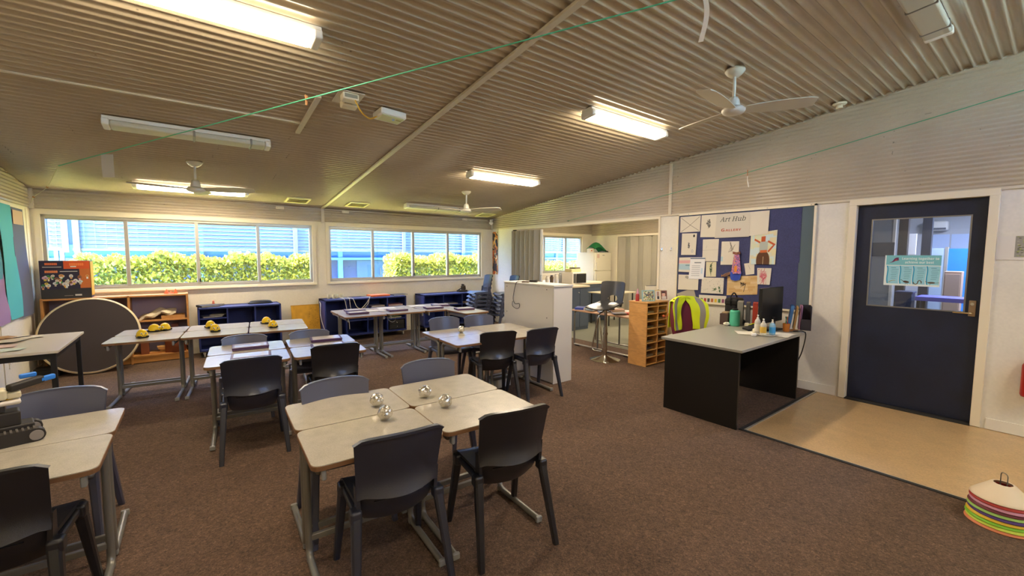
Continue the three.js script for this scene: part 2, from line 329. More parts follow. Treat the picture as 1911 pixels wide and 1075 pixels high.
const foldMat = mat(0xffffff, .6, { map: dataTex(256, (u, v) => { const k = .97 + .03 * nC(u * 3, v * .5) + .02 * nA(u, v); return [166 * k, 160 * k, 142 * k]; }, 1) });
{
  const pts = []; for (let i = 0; i <= 12; i++) pts.push([.03 + (i % 2 ? .08 : -.08) * (i === 12 ? 0 : 1), .792 + i * .0735]);
  concertina('concertina_door', 'pleated grey beige folding door bunched at the window end of the opening', pts, 2.04, foldMat);
  const q = []; for (let i = 0; i <= 11; i++) q.push([KX - .06 + (i % 2 ? .035 : -.035), .98 + i * .19]);
  concertina('concertina_door', 'pleated grey beige folding door stretched across the far kitchen wall', q, 2.02, foldMat);
  struct('trim_2', [bb(KX - .1, KX - .005, 2.0, 2.05, .95, 3.2), bb(KX - .1, KX - .005, 0, 2.0, .93, .965)], M.trim, 'cream head and jamb round the far kitchen folding door');
}
// ---------- outside the windows ----------
M.grass = mat(0xffffff, .95, { map: dataTex(256, (u, v) => { const k = .7 + .5 * nD(u, v) * nB(u, v) + .3 * nC(u, v); return [205 * k, 205 * k, 112 * k]; }, 2) });
struct('ground', bb(-22, 22, -.4, -.25, -26, -.12), M.grass, 'sunlit lawn outside the windows');
M.blueWall = mat(0x3670b0, .6); M.blueDark = mat(0x223c7c, .6); M.louvre = mat(0x656e7a, .45); M.postGrey = mat(0x62665f, .5); M.postBlue = mat(0x4a86c0, .5);
{
  const b = thing('neighbouring_building', 'blue weatherboard building across the lawn behind the hedges', 'building', [0, 0, 0]);
  const zf = -4.5;
  part(b, 'wall', bb(-14, 14, -.25, 4.2, zf - .4, zf - .2), M.blueDark, 'deep blue lower wall');
  for (let i = 0; i < 2; i++) part(b, 'weatherboard', bx(28, .15, .02, 0, 1.49 + i * .14, zf - .18, 0, [.08, 0, 0]), M.blueWall);
  part(b, 'sill_rail', bb(-14, 14, 1.36, 1.43, zf - .2, zf - .08), M.postBlue, 'pale blue rail');
  for (const x of [-7.9, -2.08, 2.0, 6.4, -5.3]) part(b, 'wall_post', bb(x - .06, x + .06, -.25, 4.2, zf - .2, zf - .1), M.postBlue, 'pale blue post');
  for (const x of [1.7, -1.2, -3.2]) { const d = part(b, 'door_panel', bb(x - .4, x + .4, -.25, 1.34, zf - .2, zf - .185), mat(0x2f56a0, .6)); part(d, 'door_pull', bx(.02, .22, .03, x + .3, 1.0, zf - .17), M.louvre); }
  part(b, 'fascia', bb(-14, 14, 4.0, 4.3, zf - .6, zf + .5), M.louvre);
}
// sun louvres hung in front of the building, each blade its own part
function louvre(label, x0, x1, y0, y1, n, posts) {
  const z = -3.75, o = thing('sun_louvre_screen', label, 'louvre screen', [(x0 + x1) / 2, y0, z]);
  const w = x1 - x0, h = y1 - y0;
  for (let i = 0; i < n; i++) part(o, 'louvre_blade', bx(w, h / n * .86, .012, 0, (i + .5) * h / n, 0, 0, [-.28, 0, 0]), M.louvre);
  part(o, 'bottom_rail', bx(w + .04, .05, .06, 0, -.02, 0), M.postGrey, 'grey bottom rail');
  const k = Math.max(2, Math.round(w / .16)); for (let i = 0; i <= k; i++) part(o, 'tie_wire', bx(.006, h, .004, -w / 2 + w * i / k, h / 2, .045), M.postGrey);
  for (const p of posts) part(o, 'hanger_post', bx(.09, h + .08, .05, p - (x0 + x1) / 2, h / 2 - .04, .06), M.postGrey);
  parts(o, 'ground_post', [bx(.06, y0 + h + .25, .06, -w / 2 + .06, (h - y0 - .25) / 2, -.1), bx(.06, y0 + h + .25, .06, w / 2 - .06, (h - y0 - .25) / 2, -.1)], M.postGrey);
}
louvre('long pale louvre screen outside the left classroom window', -7.3, -3.05, 1.62, 2.75, 14, [-7.25, -3.4]);
louvre('pale louvre screen outside the right classroom window', -2.75, 2.0, 1.64, 2.75, 14, [-.55, 1.45]);
louvre('narrow pale louvre screen at the far left of the left window', -7.62, -7.42, 1.62, 2.75, 14, [-7.4]);
louvre('short pale louvre screen near the kitchen end of the right window', 2.12, 4.4, 1.64, 2.75, 14, [2.2]);
louvre('pale louvre screen outside the kitchen window', 4.6, 8.2, 1.64, 2.75, 14, [5.9]);
// hedges: instanced leaves round a woody core
{
  const leafG = new THREE.BufferGeometry();
  leafG.setAttribute('position', new THREE.Float32BufferAttribute([0, 0, 0, .5, .45, .08, 0, 1, 0, -.5, .45, .08], 3)); leafG.setIndex([0, 1, 2, 0, 2, 3]); leafG.computeVertexNormals();
  leafG.setAttribute('uv', new THREE.Float32BufferAttribute([0, 0, 1, .5, 0, 1, 0, .5], 2));
  const leafM = phys(0xffffff, .6, { transmission: .35, thickness: 0 });
  const hedge = (label, x0, x1, top, seed) => {
    const r = rng(seed), o = thing('hedge', label, 'hedge', [(x0 + x1) / 2, -.25, -1.75]);
    const L = x1 - x0, D = .8, N = Math.round(L * 7500), m = new THREE.InstancedMesh(leafG, leafM, N), d = new THREE.Object3D(), c = new THREE.Color();
    const bump = (x) => top + .25 + .04 * Math.sin(x * 5.1 + seed) + .03 * Math.sin(x * 11.3 + seed * 2) + .02 * Math.sin(x * 23);
    for (let i = 0; i < N; i++) {
      let x = (r() - .5) * L, z = (r() - .5) * D, h = bump(x), y = h * Math.pow(r(), .62);
      const face = r(); if (face < .55) z = D / 2 * (.82 + .22 * r()) * (1 - .35 * Math.pow(y / h, 6)); else if (face < .85) y = h * (.93 + .1 * r()); else if (face < .93) x = Math.sign(x) * L / 2 * (.96 + .05 * r());
      d.position.set(x, y, z); d.rotation.set((r() - .5) * 2.4 + .5, r() * 6.28, (r() - .5) * 1.6); d.scale.setScalar(.04 + .04 * r()); d.updateMatrix(); m.setMatrixAt(i, d.matrix);
      const t = r(), young = r() < .35 ? 1 : 0; c.setRGB(.2 + .16 * t + .22 * young, .26 + .16 * t + .16 * young, .05 + .04 * t); m.setColorAt(i, c);
    }
    m.name = 'leaf'; m.userData.kind = 'stuff'; m.castShadow = m.receiveShadow = true; o.add(m);
    part(o, 'core', bx(L * .93, top * .8, D * .6, 0, top * .42, 0, .1), mat(0x99a34b, .95), 'dense inner foliage');
    for (let i = 0; i < Math.round(L * 2); i++) part(o, 'stem', cyl(.02, .012, .5, (r() - .5) * L * .9, .25, (r() - .5) * .4, 8), mat(0x5b4a34, .9));
  };
  hedge('leafy yellow green hedge outside the left classroom window', -6.95, -3.45, 1.42, 11);
  hedge('leafy yellow green hedge outside the right classroom window', -1.75, 2.2, 1.42, 23);
  hedge('leafy hedge outside the kitchen window', 2.6, 6.2, 1.2, 37);
}
// ---------- ceiling fittings ----------
M.lampGlow = mat(0xfff6e2, .5, { emissive: 0xffecc8, emissiveIntensity: 9 });
M.lampOff = mat(0xc4c0b0, .35);
const slope = Math.atan(S);
function lamp(label, x, z, on) {
  const o = thing('fluorescent_light', label, 'ceiling light', [x, ceilY(z), z]); o.rotation.x = -slope;
  part(o, 'housing', [bx(1.24, .035, .13, 0, -.018, 0, .006)], M.white);
  part(o, 'diffuser', bx(1.15, .05, .15, 0, -.058, 0, .018), on ? M.lampGlow : M.lampOff, on ? 'glowing white diffuser' : 'unlit ribbed diffuser');
  for (const s of [-1, 1]) part(o, 'end_cap', bx(.05, .058, .154, s * .598, -.054, 0, .012), M.white);
  if (!on) parts(o, 'diffuser_clip', [bx(.018, .056, .156, .0, -.058, 0, .004), bx(.018, .056, .156, .45, -.058, 0, .004)], M.steel);
  if (on) {
    const l = new THREE.RectAreaLight(0xffebd2, TUBE_ON * on, 1.14, .13); l.name = 'tube_light'; l.position.set(0, -.09, 0); l.rotation.x = -PI / 2; o.add(l);
  }
}
lamp('lit batten light at the top left of the ceiling, nearest the viewer', -5.45, 5.07, 1);
lamp('unlit batten light crossed by the green string', -5.45, 2.98, 0);
lamp('lit batten light above the left window behind a fan', -5.44, .81, 1);
lamp('lit batten light above the white cabinet, right of the centre strip', -1.82, 2.95, 1);
lamp('lit batten light beside the nearest ceiling fan', -1.85, 5.14, 1);
lamp('unlit batten light in the far right half, half hidden by a fan', -1.82, .81, 0);
lamp('unlit batten light at the top right near the door wall', -1.8, 7.34, 0);
lamp('lit batten light overhead behind the viewer on the left', -5.45, 8.6, 1);
lamp('lit batten light overhead behind the viewer on the right', -1.85, 9.3, .8);
{ // kitchen and corridor fittings, out of the frame
  lamp('lit batten light in the kitchen, the one nearer its window', 1.7, 1.9, 1.1);
  lamp('lit batten light in the kitchen, the one farther from its window', 1.7, 3.9, 1.1);
  const o = thing('fluorescent_light', 'lit ceiling panel in the room behind the navy door', 'ceiling light', [2.6, 2.5, 7.6]);
  part(o, 'housing', bx(1.24, .04, .3, 0, -.02, 0, .006), M.white); part(o, 'diffuser', bx(1.18, .02, .26, 0, -.045, 0, .006), mat(0xffffff, .5, { emissive: 0xcfdcff, emissiveIntensity: 3 }));
  const l = new THREE.RectAreaLight(0xc9d8ff, 60, 1.1, .24); l.name = 'panel_light'; l.position.set(0, -.07, 0); l.rotation.x = -PI / 2; o.add(l);
}
// fans
M.fan = mat(0xd8d4c8, .4); M.fanTan = mat(0xc9c1ad, .45);
function fan(label, x, z, angles, drop = .3) {
  const y = ceilY(z), o = thing('ceiling_fan', label, 'ceiling fan', [x, y, z]);
  part(o, 'canopy', lathe([[.0, .02], [.075, .01], [.078, -.006], [.06, -.03], [.035, -.05], [.0, -.052]], 24), M.fan);
  part(o, 'down_rod', cyl(.012, .012, drop - .1, 0, -.03 - (drop - .1) / 2, 0, 12), M.fan);
  part(o, 'motor_neck', lathe([[0, -drop + .1], [.03, -drop + .1], [.042, -drop + .075], [.05, -drop + .03], [.05, -drop + .01], [0, -drop + .01]], 20), M.fan);
  part(o, 'motor_housing', lathe([[0, -drop + .022], [.07, -drop + .02], [.088, -drop + .005], [.09, -drop - .01], [.075, -drop - .028], [.04, -drop - .036], [0, -drop - .038]], 28), M.fan);
  angles.forEach((a) => {
    const c = Math.cos(a), s = Math.sin(a);
    const f = (u, v) => { const r = .085 + .5 * u, w = (.05 + .028 * Math.sin(u * PI * .8)) * (u > .96 ? .8 : 1), t = (v - .5) * 2 * w, yy = -drop + .0 + t * .22 + .012 * u; return [c * r - s * t, yy, s * r + c * t]; };
    part(o, 'fan_blade', slab(f, 10, 4, .006), M.fanTan);
  });
}
fan('white three blade fan hanging nearest the door wall', -1.9, 6.25, [-1.25, .95, 3.05], .315);
fan('white three blade fan in front of the left lit batten', -5.44, 1.94, [.3, 3.1, 4.9]);
fan('white three blade fan near the far right corner of the ceiling', -1.86, 1.94, [3.1, .85, 5.2]);

// strips, boxes, vents
const onCeil = (x0, x1, z0, z1, h, drop = 0) => { const l = Math.hypot(z1 - z0, S * (z1 - z0)), g = bx(x1 - x0, h, l, 0, 0, 0, .003); g.applyMatrix4(new THREE.Matrix4().makeRotationX(-slope)); const z = (z0 + z1) / 2; g.translate((x0 + x1) / 2, ceilY(z) - h / 2 - drop, z); return g; };
struct('trim_3', onCeil(-3.657, -3.607, .02, ZF, .022), M.conduit, 'long pale cover strip running down the middle of the ceiling');
one('cover_strip', onCeil(-4.66, -4.62, 3.36, 4.22, .02), M.conduit, 'short pale strip on the ceiling beside the cable boxes', 'strip');
struct('trim_4', bx(W - 4.64 + .02, .012, .022, (-W - 4.62) / 2, ceilY(3.6) - .006, 3.6), M.conduit, 'sheet lap joint on the left of the ceiling');
{
  const o = thing('outlet_box', 'cream twin power outlet box screwed to the ceiling', 'outlet', [-4.43, ceilY(4.3), 4.3]); o.rotation.x = -slope;
  part(o, 'mounting_plate', bx(.2, .008, .24, 0, -.005, 0, .002), M.conduit);
  for (const [x, z] of [[.02, -.055], [-.01, .065]]) { const b = part(o, 'outlet_cover', bx(.13, .055, .085, x, -.035, z, .012), M.trim); part(b, 'socket_face', bx(.1, .028, .006, x, -.035, z + .043), mat(0x9a9686, .4)); }
  const s = thing('sensor_unit', 'pale lidded box with a blue light on the ceiling', 'sensor', [-4.03, ceilY(4.18), 4.18]); s.rotation.x = -slope; s.rotation.y = .12;
  part(s, 'body', bx(.25, .06, .17, 0, -.03, 0, .014), M.white); part(s, 'lens_cover', bx(.21, .008, .12, 0, -.063, .01, .004), mat(0xd7dca8, .3)); part(s, 'indicator', cyl(.012, .012, .006, .02, -.069, .02, 12), mat(0x9fc8ff, .3));
  part(s, 'indicator_grille', bx(.05, .005, .025, .07, -.068, .03), mat(0xb0ae70, .5));
  one('power_lead', tube([[-4.41, ceilY(4.4) - .06, 4.41], [-4.36, 2.69, 4.4], [-4.27, 2.67, 4.33], [-4.17, 2.73, 4.22], [-4.13, ceilY(4.12) - .03, 4.12]], .006, 40), mat(0xe3b23c, .5), 'yellow lead looping between the outlet box and the sensor', 'cable');
}
const ventM = mat(0xe6dfae, .5);
function vent(label, x, z) {
  const o = thing('ceiling_vent', label, 'vent', [x, ceilY(z), z], 0); o.rotation.x = -slope;
  part(o, 'vent_frame', [bx(.34, .02, .03, 0, -.01, -.15), bx(.34, .02, .03, 0, -.01, .15), bx(.03, .02, .3, -.155, -.01, 0), bx(.03, .02, .3, .155, -.01, 0)], ventM);
  for (let i = 0; i < 5; i++) part(o, 'vent_slat', bx(.29, .004, .05, 0, -.012, -.11 + i * .055, 0, [.5, 0, 0]), ventM);
}
vent('cream ceiling vent above the post between the windows, left one', -4.11, .47);
vent('cream ceiling vent just right of the centre strip', -3.17, .48);
vent('cream ceiling vent in the far right corner', -.46, .4);
{
  const o = thing('smoke_detector', 'round cream detector on the ceiling beside the door wall', 'detector', [-.2, ceilY(6.5), 6.5]);
  part(o, 'base', lathe([[0, .01], [.06, .008], [.062, -.004], [.05, -.012], [0, -.012]]), M.trim); part(o, 'head', lathe([[0, -.012], [.03, -.012], [.03, -.04], [.024, -.046], [0, -.046]]), M.trim);
  const s = thing('motion_sensor', 'white corner sensor where the window wall meets the kitchen wall', 'sensor', [-.09, 2.24, .09]);
  part(s, 'bracket', bx(.05, .06, .05, 0, .04, 0, .01), M.white); part(s, 'dome', lathe([[0, .015], [.03, .015], [.05, .005], [.045, -.02], [.02, -.042], [0, -.045]]), M.white);
  const t = mat(0xe2d9c0, .5);
  for (const [x, l] of [[-4.3, 'small cream junction plate above the left window end'], [-3.25, 'small cream junction plate right of the centre strip'], [-.75, 'small cream junction plate above the right window end']]) { const q = thing('junction_plate', l, 'plate', [x, 2.285, .04]); part(q, 'plate', bx(.12, .045, .03, 0, 0, 0, .006), t); part(q, 'screw', [cyl(.004, .004, .006, -.04, 0, .016, 8, [PI / 2, 0, 0]), cyl(.004, .004, .006, .04, 0, .016, 8, [PI / 2, 0, 0])], M.steel); }
  one('cable_conduit', bend([[-3.6, 2.31, .03], [-.15, 2.29, .03]], .012, .01), M.conduit, 'thin conduit along the top of the window wall', 'conduit');
}
// strings with pegs
const greenM = mat(0x56b88e, .5), pegM = mat(0xb0784a, .7);
function sag(a, b, d, n = 16) { const p = []; for (let i = 0; i <= n; i++) { const t = i / n; p.push([a[0] + (b[0] - a[0]) * t, a[1] + (b[1] - a[1]) * t - d * 4 * t * (1 - t), a[2] + (b[2] - a[2]) * t]); } return p; }
{
  const s = thing('hanging_string', 'green string strung diagonally below the ceiling', 'string');
  part(s, 'cord', tube(sag([-6.47, 2.335, 2.22], [-.9, 3.27, 10.55], .0, 10), .0045, 20, 6), greenM);
  part(s, 'tie_end', tube([[-6.47, 2.335, 2.22], [-6.75, 2.25, 1.1], [-7.0, 2.2, .35], [-7.08, 2.15, .08]], .003, 20, 6), mat(0xc8c49a, .6));
  part(s, 'knot', [sph(.012, -7.0, 2.2, .35), sph(.01, -6.75, 2.25, 1.1)], pegM);
  const s2 = thing('hanging_string', 'green string along the kitchen wall above the opening', 'string');
  part(s2, 'cord', tube([[-.035, 2.14, 2.46], [-.2, 2.25, 3.7], [-.5, 2.452, 5.763], [-.56, 2.76, 7.8], [-.7, 3.2, 10.55]], .0035, 30, 6), mat(0x3f9a70, .5));
  part(s2, 'screw_hook', bx(.03, .02, .02, -.02, 2.14, 2.45), M.steel);
  const peg = (label, x, y, z) => { const o = thing('clothes_peg', label, 'peg', [x, y, z], .6); part(o, 'peg_arm', [bx(.009, .07, .006, -.004, -.006, 0, .002, [0, 0, .08]), bx(.009, .07, .006, .006, -.006, 0, .002, [0, 0, -.08])], pegM); part(o, 'peg_spring', cyl(.005, .005, .014, 0, 0, 0, 10, [PI / 2, 0, 0]), M.steel); return o; };
  peg('wooden peg on the green string above the noticeboard', -.5, 2.452, 5.763);
  peg('wooden peg on the ceiling string by the short strip', -4.83, 2.612, 4.66);
  one('string_loop', tube([[-.5, 2.42, 5.765], [-.51, 2.36, 5.77], [-.5, 2.3, 5.775], [-.49, 2.29, 5.78], [-.49, 2.32, 5.775], [-.5, 2.36, 5.768]], .003, 20, 6), M.white, 'short white loop hanging from the peg above the noticeboard', 'string');
  one('paper_tag', slab((u, v) => [-6.075 + (u - .5) * .085, 2.395 - v * .2, 2.78 + (u - .5) * .06 + .012 * Math.sin(v * 4)], 4, 6, .002), mat(0xb9b3a4, .8), 'blank grey paper tag hanging on the ceiling string', 'tag');
  one('paper_ribbon', slab((u, v) => [-3.41 + .01 * u, 2.85 - v * .24, 6.8 + .02 * Math.sin(v * 3.5) + (u - .5) * .022], 3, 10, .001), M.white, 'twisted white paper ribbon hanging from the ceiling string', 'ribbon');
}
// ---------- school desks ----------
M.laminate = phys(0xffffff, .36, { map: dataTex(512, (u, v) => { const k = .9 + .14 * nA(u, v) + .08 * nC(u, v) + (nD(u, v) > .82 ? -.05 : 0); return [173 * k, 166 * k, 150 * k]; }, .5), clearcoat: .7, clearcoatRoughness: .14 });
M.edge = mat(0x7d5a3a, .55); M.deskLeg = mat(0x8b8982, .38, { metalness: .5 }); M.plasticGrey = mat(0x8a8a86, .5);
const DW = .598, DD = .435, DH = .65;
const desk0 = thing('school_desk', '', 'desk'); desk0.userData.base = 'school_desk'; let deskUsed = false;
part(desk0, 'desktop', flat(rrect(DW - .006, DD - .006, .045), DH - .005, .005), M.laminate);
part(desk0, 'edge_band', flat(rrect(DW - .002, DD - .002, .046), DH - .022, .0185), M.edge, 'brown edge band');
for (const s of [-1, 1]) {
  part(desk0, 'leg', bend([[s * .262, .606, .165], [s * .262, .606, -.175], [s * .262, .022, -.175], [s * .262, .022, .235]], .0165, .06, 8), M.deskLeg);
  part(desk0, 'rail_bracket', bx(.03, .012, .36, s * .262, .623, 0), M.deskLeg);
  parts(desk0, 'foot_cap', [bx(.038, .034, .02, s * .262, .022, .24, .006), bx(.03, .03, .03, s * .262, .02, -.16, .006)], M.plasticGrey);
}
parts(desk0, 'crossbar', [bx(.52, .03, .022, 0, .115, -.175, .004), bx(.52, .04, .02, 0, .59, -.17, .004)], M.deskLeg);
parts(desk0, 'bag_hook', [bx(.02, .05, .035, -.25, .6, .185, .008), bx(.02, .05, .035, .25, .6, .185, .008)], M.plasticGrey, 'grey plastic bag hook');
function deskAt(label, group, x, z, turn) { let o; if (!deskUsed) { o = desk0; deskUsed = true; o.userData.label = label; o.position.set(x, 0, z); o.rotation.y = turn; } else o = copy(desk0, label, [x, 0, z], turn); o.userData.group = group; return o; }
// two facing rows of desks; names: columns from left to right
function block(cx, cz, turn, cols, labels, group, gapx = .606, gapz = .222) {
  const c = Math.cos(turn), s = Math.sin(turn);
  for (let r = 0; r < 2; r++) for (let i = 0; i < cols; i++) {
    const lx = (i - (cols - 1) / 2) * gapx, lz = r ? gapz : -gapz;
    deskAt(labels[r][i], group, cx + lx * c + lz * s, cz - lx * s + lz * c, turn + (r ? 0 : PI));
  }
}
const two = (a) => [[`${a}, far left desk`, `${a}, far right desk`], [`${a}, near left desk`, `${a}, near right desk`]];
block(-4.57, 5.795, -.045, 2, two('beige school desk in the block with four foil balls'), 'desks with foil balls', .598, .219);
block(-4.85, 3.68, -.085, 2, two('beige school desk in the block with four purple laptops'), 'desks in the middle of the room', .622, .228);
block(-5.305, 2.105, -.115, 3, [['far', 'far', 'far'], ['near', 'near', 'near']].map((r) => r.map((q, i) => `beige school desk in the row with yellow robots, ${q} row, ${['left', 'middle', 'right'][i]}`)), 'desks with yellow robots');
block(-2.945, 1.6, -.025, 3, [['far', 'far', 'far'], ['near', 'near', 'near']].map((r) => r.map((q, i) => `beige school desk in the long row by the blue shelves, ${q} row, ${['left', 'middle', 'right'][i]}`)), 'desks by the blue shelves');
deskAt('beige school desk turned crossways at the right end of the long row', 'desks by the blue shelves', -2.1, 2.345, PI / 2 + .02);
block(-2.925, 4.115, -.045, 2, two('beige school desk pushed up to the white cabinet'), 'desks beside the white cabinet', .6, .22);
block(-6.468, 5.24, -.01, 2, [['a', 'b'], ['c', 'd']].map((r, k) => r.map((q, i) => `beige school desk in the left front block, ${k ? 'near' : 'far'} row, ${i ? 'beside the aisle' : 'against the left wall'}`)), 'desks at the left front', .602, .217);

// ---------- chairs ----------
const plas = (c, r) => phys(c, r, { clearcoat: .6, clearcoatRoughness: .22, bumpMap: dataTex(128, (u, v) => 255 * nD(u, v), .06, false), bumpScale: .0004 });
M.chairBlack = plas(0x12141b, .42); M.chairCharcoal = plas(0x262a37, .4); M.chairSlate = plas(0x4c4f62, .36); M.chairBlue = plas(0x333849, .34);
function makeChair(m) {
  const o = new THREE.Group();
  const back = (u, v) => { const a = u * 2 - 1, lo = Math.max(0, 1 - v / .3), y = .502 + v * .258 - .012 * a * a - .02 * Math.pow(Math.abs(a), 10) - .03 * (1 - a * a) * lo; const w = .178 + .018 * v; return [a * w, y, .168 + .055 * v - .05 * a * a + .04 * lo * lo * (1 - .4 * a * a)]; };
  part(o, 'backrest', [slab(back, 14, 10, .012), slab((u, v) => { const a = u * 2 - 1, p = back(u, 1); return [p[0], p[1] - .004, p[2] + (v - .35) * .024]; }, 14, 2, .012)], m);
  const low = (u, v) => { const a = u * 2 - 1, y = .345 + v * .175 - .02 * a * a * v; return [a * (.138 + .03 * Math.sqrt(v)), y, .186 - .026 * v - .045 * a * a - (1 - v) * (1 - v) * .075]; };
  part(o, 'lumbar_panel', slab(low, 12, 6, .011), m); part(o, 'lumbar_ridge', slab((u, v) => { const p = low(.16 + u * .68, .55 + .08 * v); return [p[0], p[1] - .0, p[2] + .008]; }, 10, 2, .006), m);
  parts(o, 'back_upright', [-1, 1].map((s) => slab((u, v) => [s * (.172 + .008 * v), .405 + v * .13, .085 + .02 * v + u * (.055 - .02 * v)], 3, 6, .016)), m);
  const seat = (u, v) => { const a = u * 2 - 1, w = .188 - .012 * v; return [a * w, .425 - .012 * (1 - a * a) * Math.sin(v * PI) - .03 * Math.pow(Math.max(0, .22 - v) / .22, 2) + .006 * a * a, -.205 + v * .32]; };
  part(o, 'seat', [slab(seat, 12, 12, .014), bx(.3, .03, .24, 0, .404, -.03, .012)], m);
  for (const s of [-1, 1]) {
    part(o, 'side_rail', bx(.026, .03, .3, s * .184, .405, 0, .01), m); part(o, 'leg_socket', bx(.05, .06, .06, s * .187, .4, .13, .014), m); part(o, 'leg_socket', bx(.05, .06, .06, s * .187, .4, -.13, .014), m);
    const leg = (top, foot, w0, w1) => slabLeg(top, foot, w0, w1);
    part(o, 'leg', leg([s * .185, .41, -.135], [s * .212, 0, -.215], .044, .03), m);
    part(o, 'leg', leg([s * .185, .41, .135], [s * .215, 0, .235], .044, .03), m);
  }
  return o;
}
function slabLeg(a, b, w0, w1) { // tapered box limb from a down to b with a chamfered section
  const sec = (w) => [[-.5, -.3], [-.3, -.5], [.3, -.5], [.5, -.3], [.5, .3], [.3, .5], [-.3, .5], [-.5, .3]].map(([x, z]) => [x * w, z * w]), pos = [], idx = [];
  [[a, w0], [b, w1]].forEach(([p, w]) => sec(w).forEach(([x, z]) => pos.push(p[0] + x, p[1], p[2] + z)));
  for (let k = 0; k < 8; k++) { const n = (k + 1) % 8; idx.push(k, k + 8, n, n, k + 8, n + 8); }
  for (let k = 1; k < 7; k++) { idx.push(0, k, k + 1); idx.push(8, 8 + k + 1, 8 + k); }
  const g = new THREE.BufferGeometry(); g.setAttribute('position', new THREE.Float32BufferAttribute(pos, 3)); g.setIndex(idx); const q = g.toNonIndexed(); q.computeVertexNormals(); return toCreasedNormals(q, .5);
}
const chairKinds = { black: makeChair(M.chairBlack), charcoal: makeChair(M.chairCharcoal), slate: makeChair(M.chairSlate), blue: makeChair(M.chairBlue) };
function chair(kind, label, group, x, z, turn, y = 0, scale = 1) {
  const o = chairKinds[kind].clone(); o.name = numbered('school_chair'); o.userData = { label, category: 'chair', group }; o.position.set(x, y, z); o.rotation.y = turn; o.scale.setScalar(scale); scene.add(o); return o;
}
chair('charcoal', 'charcoal plastic chair with its back to us at the foil ball desks', 'chairs at the foil ball desks', -4.83, 6.115, -.085);
chair('black', 'black plastic chair nearest the open carpet at the foil ball desks', 'chairs at the foil ball desks', -4.25, 6.2, -.15);
chair('slate', 'slate grey chair facing us on the left of the foil ball desks', 'chairs at the foil ball desks', -4.875, 5.54, PI - .03);
chair('slate', 'slate grey chair facing us on the right of the foil ball desks', 'chairs at the foil ball desks', -4.235, 5.45, PI - .14);
chair('charcoal', 'charcoal chair with its back to us at the left middle desk', 'chairs at the middle desks', -5.19, 4.2, -.07);
chair('black', 'black chair with its back to us at the right middle desk', 'chairs at the middle desks', -4.55, 4.07, -.13);
chair('slate', 'slate chair behind the middle desks, left of the two', 'chairs at the middle desks', -5.16, 3.36, PI - .1, 0, .96);
chair('slate', 'slate chair behind the middle desks, right of the two', 'chairs at the middle desks', -4.6, 3.44, PI - .15, 0, .96);
chair('black', 'black chair with its back to us left of the white cabinet', 'chairs by the white cabinet', -3.06, 4.42, -.25);
chair('charcoal', 'dark navy chair squeezed against the white cabinet', 'chairs by the white cabinet', -2.59, 4.53, -.12);
chair('slate', 'slate chair facing us at the cabinet desks beside the foil ball', 'chairs by the white cabinet', -3.13, 3.64, PI - .12);
chair('slate', 'slate chair facing us at the cabinet desks, close to the cabinet', 'chairs by the white cabinet', -2.7, 3.72, PI - .2);
chair('black', 'black chair cut off by the left edge at the left front desk', 'chairs at the left front desks', -6.17, 5.57, -.1);
chair('slate', 'slate chair behind the tracked robot at the left front desk', 'chairs at the left front desks', -6.165, 4.83, PI - .08);
const nth = ['lowest', 'second lowest', 'third', 'fourth', 'fifth', 'topmost'];
for (let i = 0; i < 6; i++) chair('blue', nth[i] + ' blue grey chair of the far stack beside the right blue shelf', 'far stack of chairs', -1.12 + i * .012, 1.12, 1.35, i * .075);
for (let i = 0; i < 6; i++) chair('blue', nth[i] + ' blue grey chair of the near stack behind the white cabinet', 'near stack of chairs', -.86 + i * .012, 1.62, 1.35, i * .075);

// ---------- white cabinet ----------
{
  const o = thing('storage_cabinet', 'tall white cabinet standing end on to the desks', 'cabinet', [-2.05, 0, 3.945]);
  const wm = mat(0xdedad0, .5);
  part(o, 'back_panel', bx(.018, 1.13, .93, -.141, .575, 0, .002), wm); part(o, 'end_panel', bx(.3, 1.145, .018, 0, .5725, .476, .002), wm); part(o, 'end_panel', bx(.3, 1.145, .018, 0, .5725, -.476, .002), wm);
  part(o, 'top_panel', bx(.32, .022, .99, 0, 1.158, 0, .003), wm); part(o, 'plinth', bx(.26, .07, .92, 0, .035, 0), wm);
  for (let i = 0; i < 3; i++) part(o, 'shelf', bx(.26, .018, .93, .01, .12 + i * .35, 0), wm);
  for (const [y, z] of [[1.105, -.425], [.772, -.425], [1.11, .36], [.774, .365]]) part(o, 'screw_cap', cyl(.006, .006, .004, -.151, y, z, 10, [0, 0, PI / 2]), M.black);
  one('cable', tube([[-2.04, 1.176, 3.86], [-2.12, 1.178, 3.80], [-2.2, 1.178, 3.75], [-2.218, 1.14, 3.73], [-2.215, 1.0, 3.68], [-2.215, .93, 3.68], [-2.215, .89, 3.72], [-2.215, .9, 3.8], [-2.215, .85, 3.8], [-2.215, .83, 3.74], [-2.215, .86, 3.66], [-2.215, .92, 3.66]], .0035, 80, 6), M.black, 'thin black cable dangling down the side of the white cabinet', 'cable');
  const a = thing('charger_brick', 'black power adaptor lying on the white cabinet', 'adaptor', [-2.03, 1.169, 3.86], .4); part(a, 'brick', bx(.05, .03, .1, 0, .015, 0, .006), M.black); part(a, 'plug', [bx(.04, .018, .1, -.1, .009, -.06, .006)], mat(0x4a3b2c, .6));
  const pb = thing('paper_tray', 'white card box on the floor under the dark navy chair', 'box', [-2.72, 0, 4.08], .1); part(pb, 'box', bx(.2, .1, .16, 0, .05, 0, .004), wm); part(pb, 'lid', bx(.21, .02, .17, 0, .11, 0, .004), M.white);
}
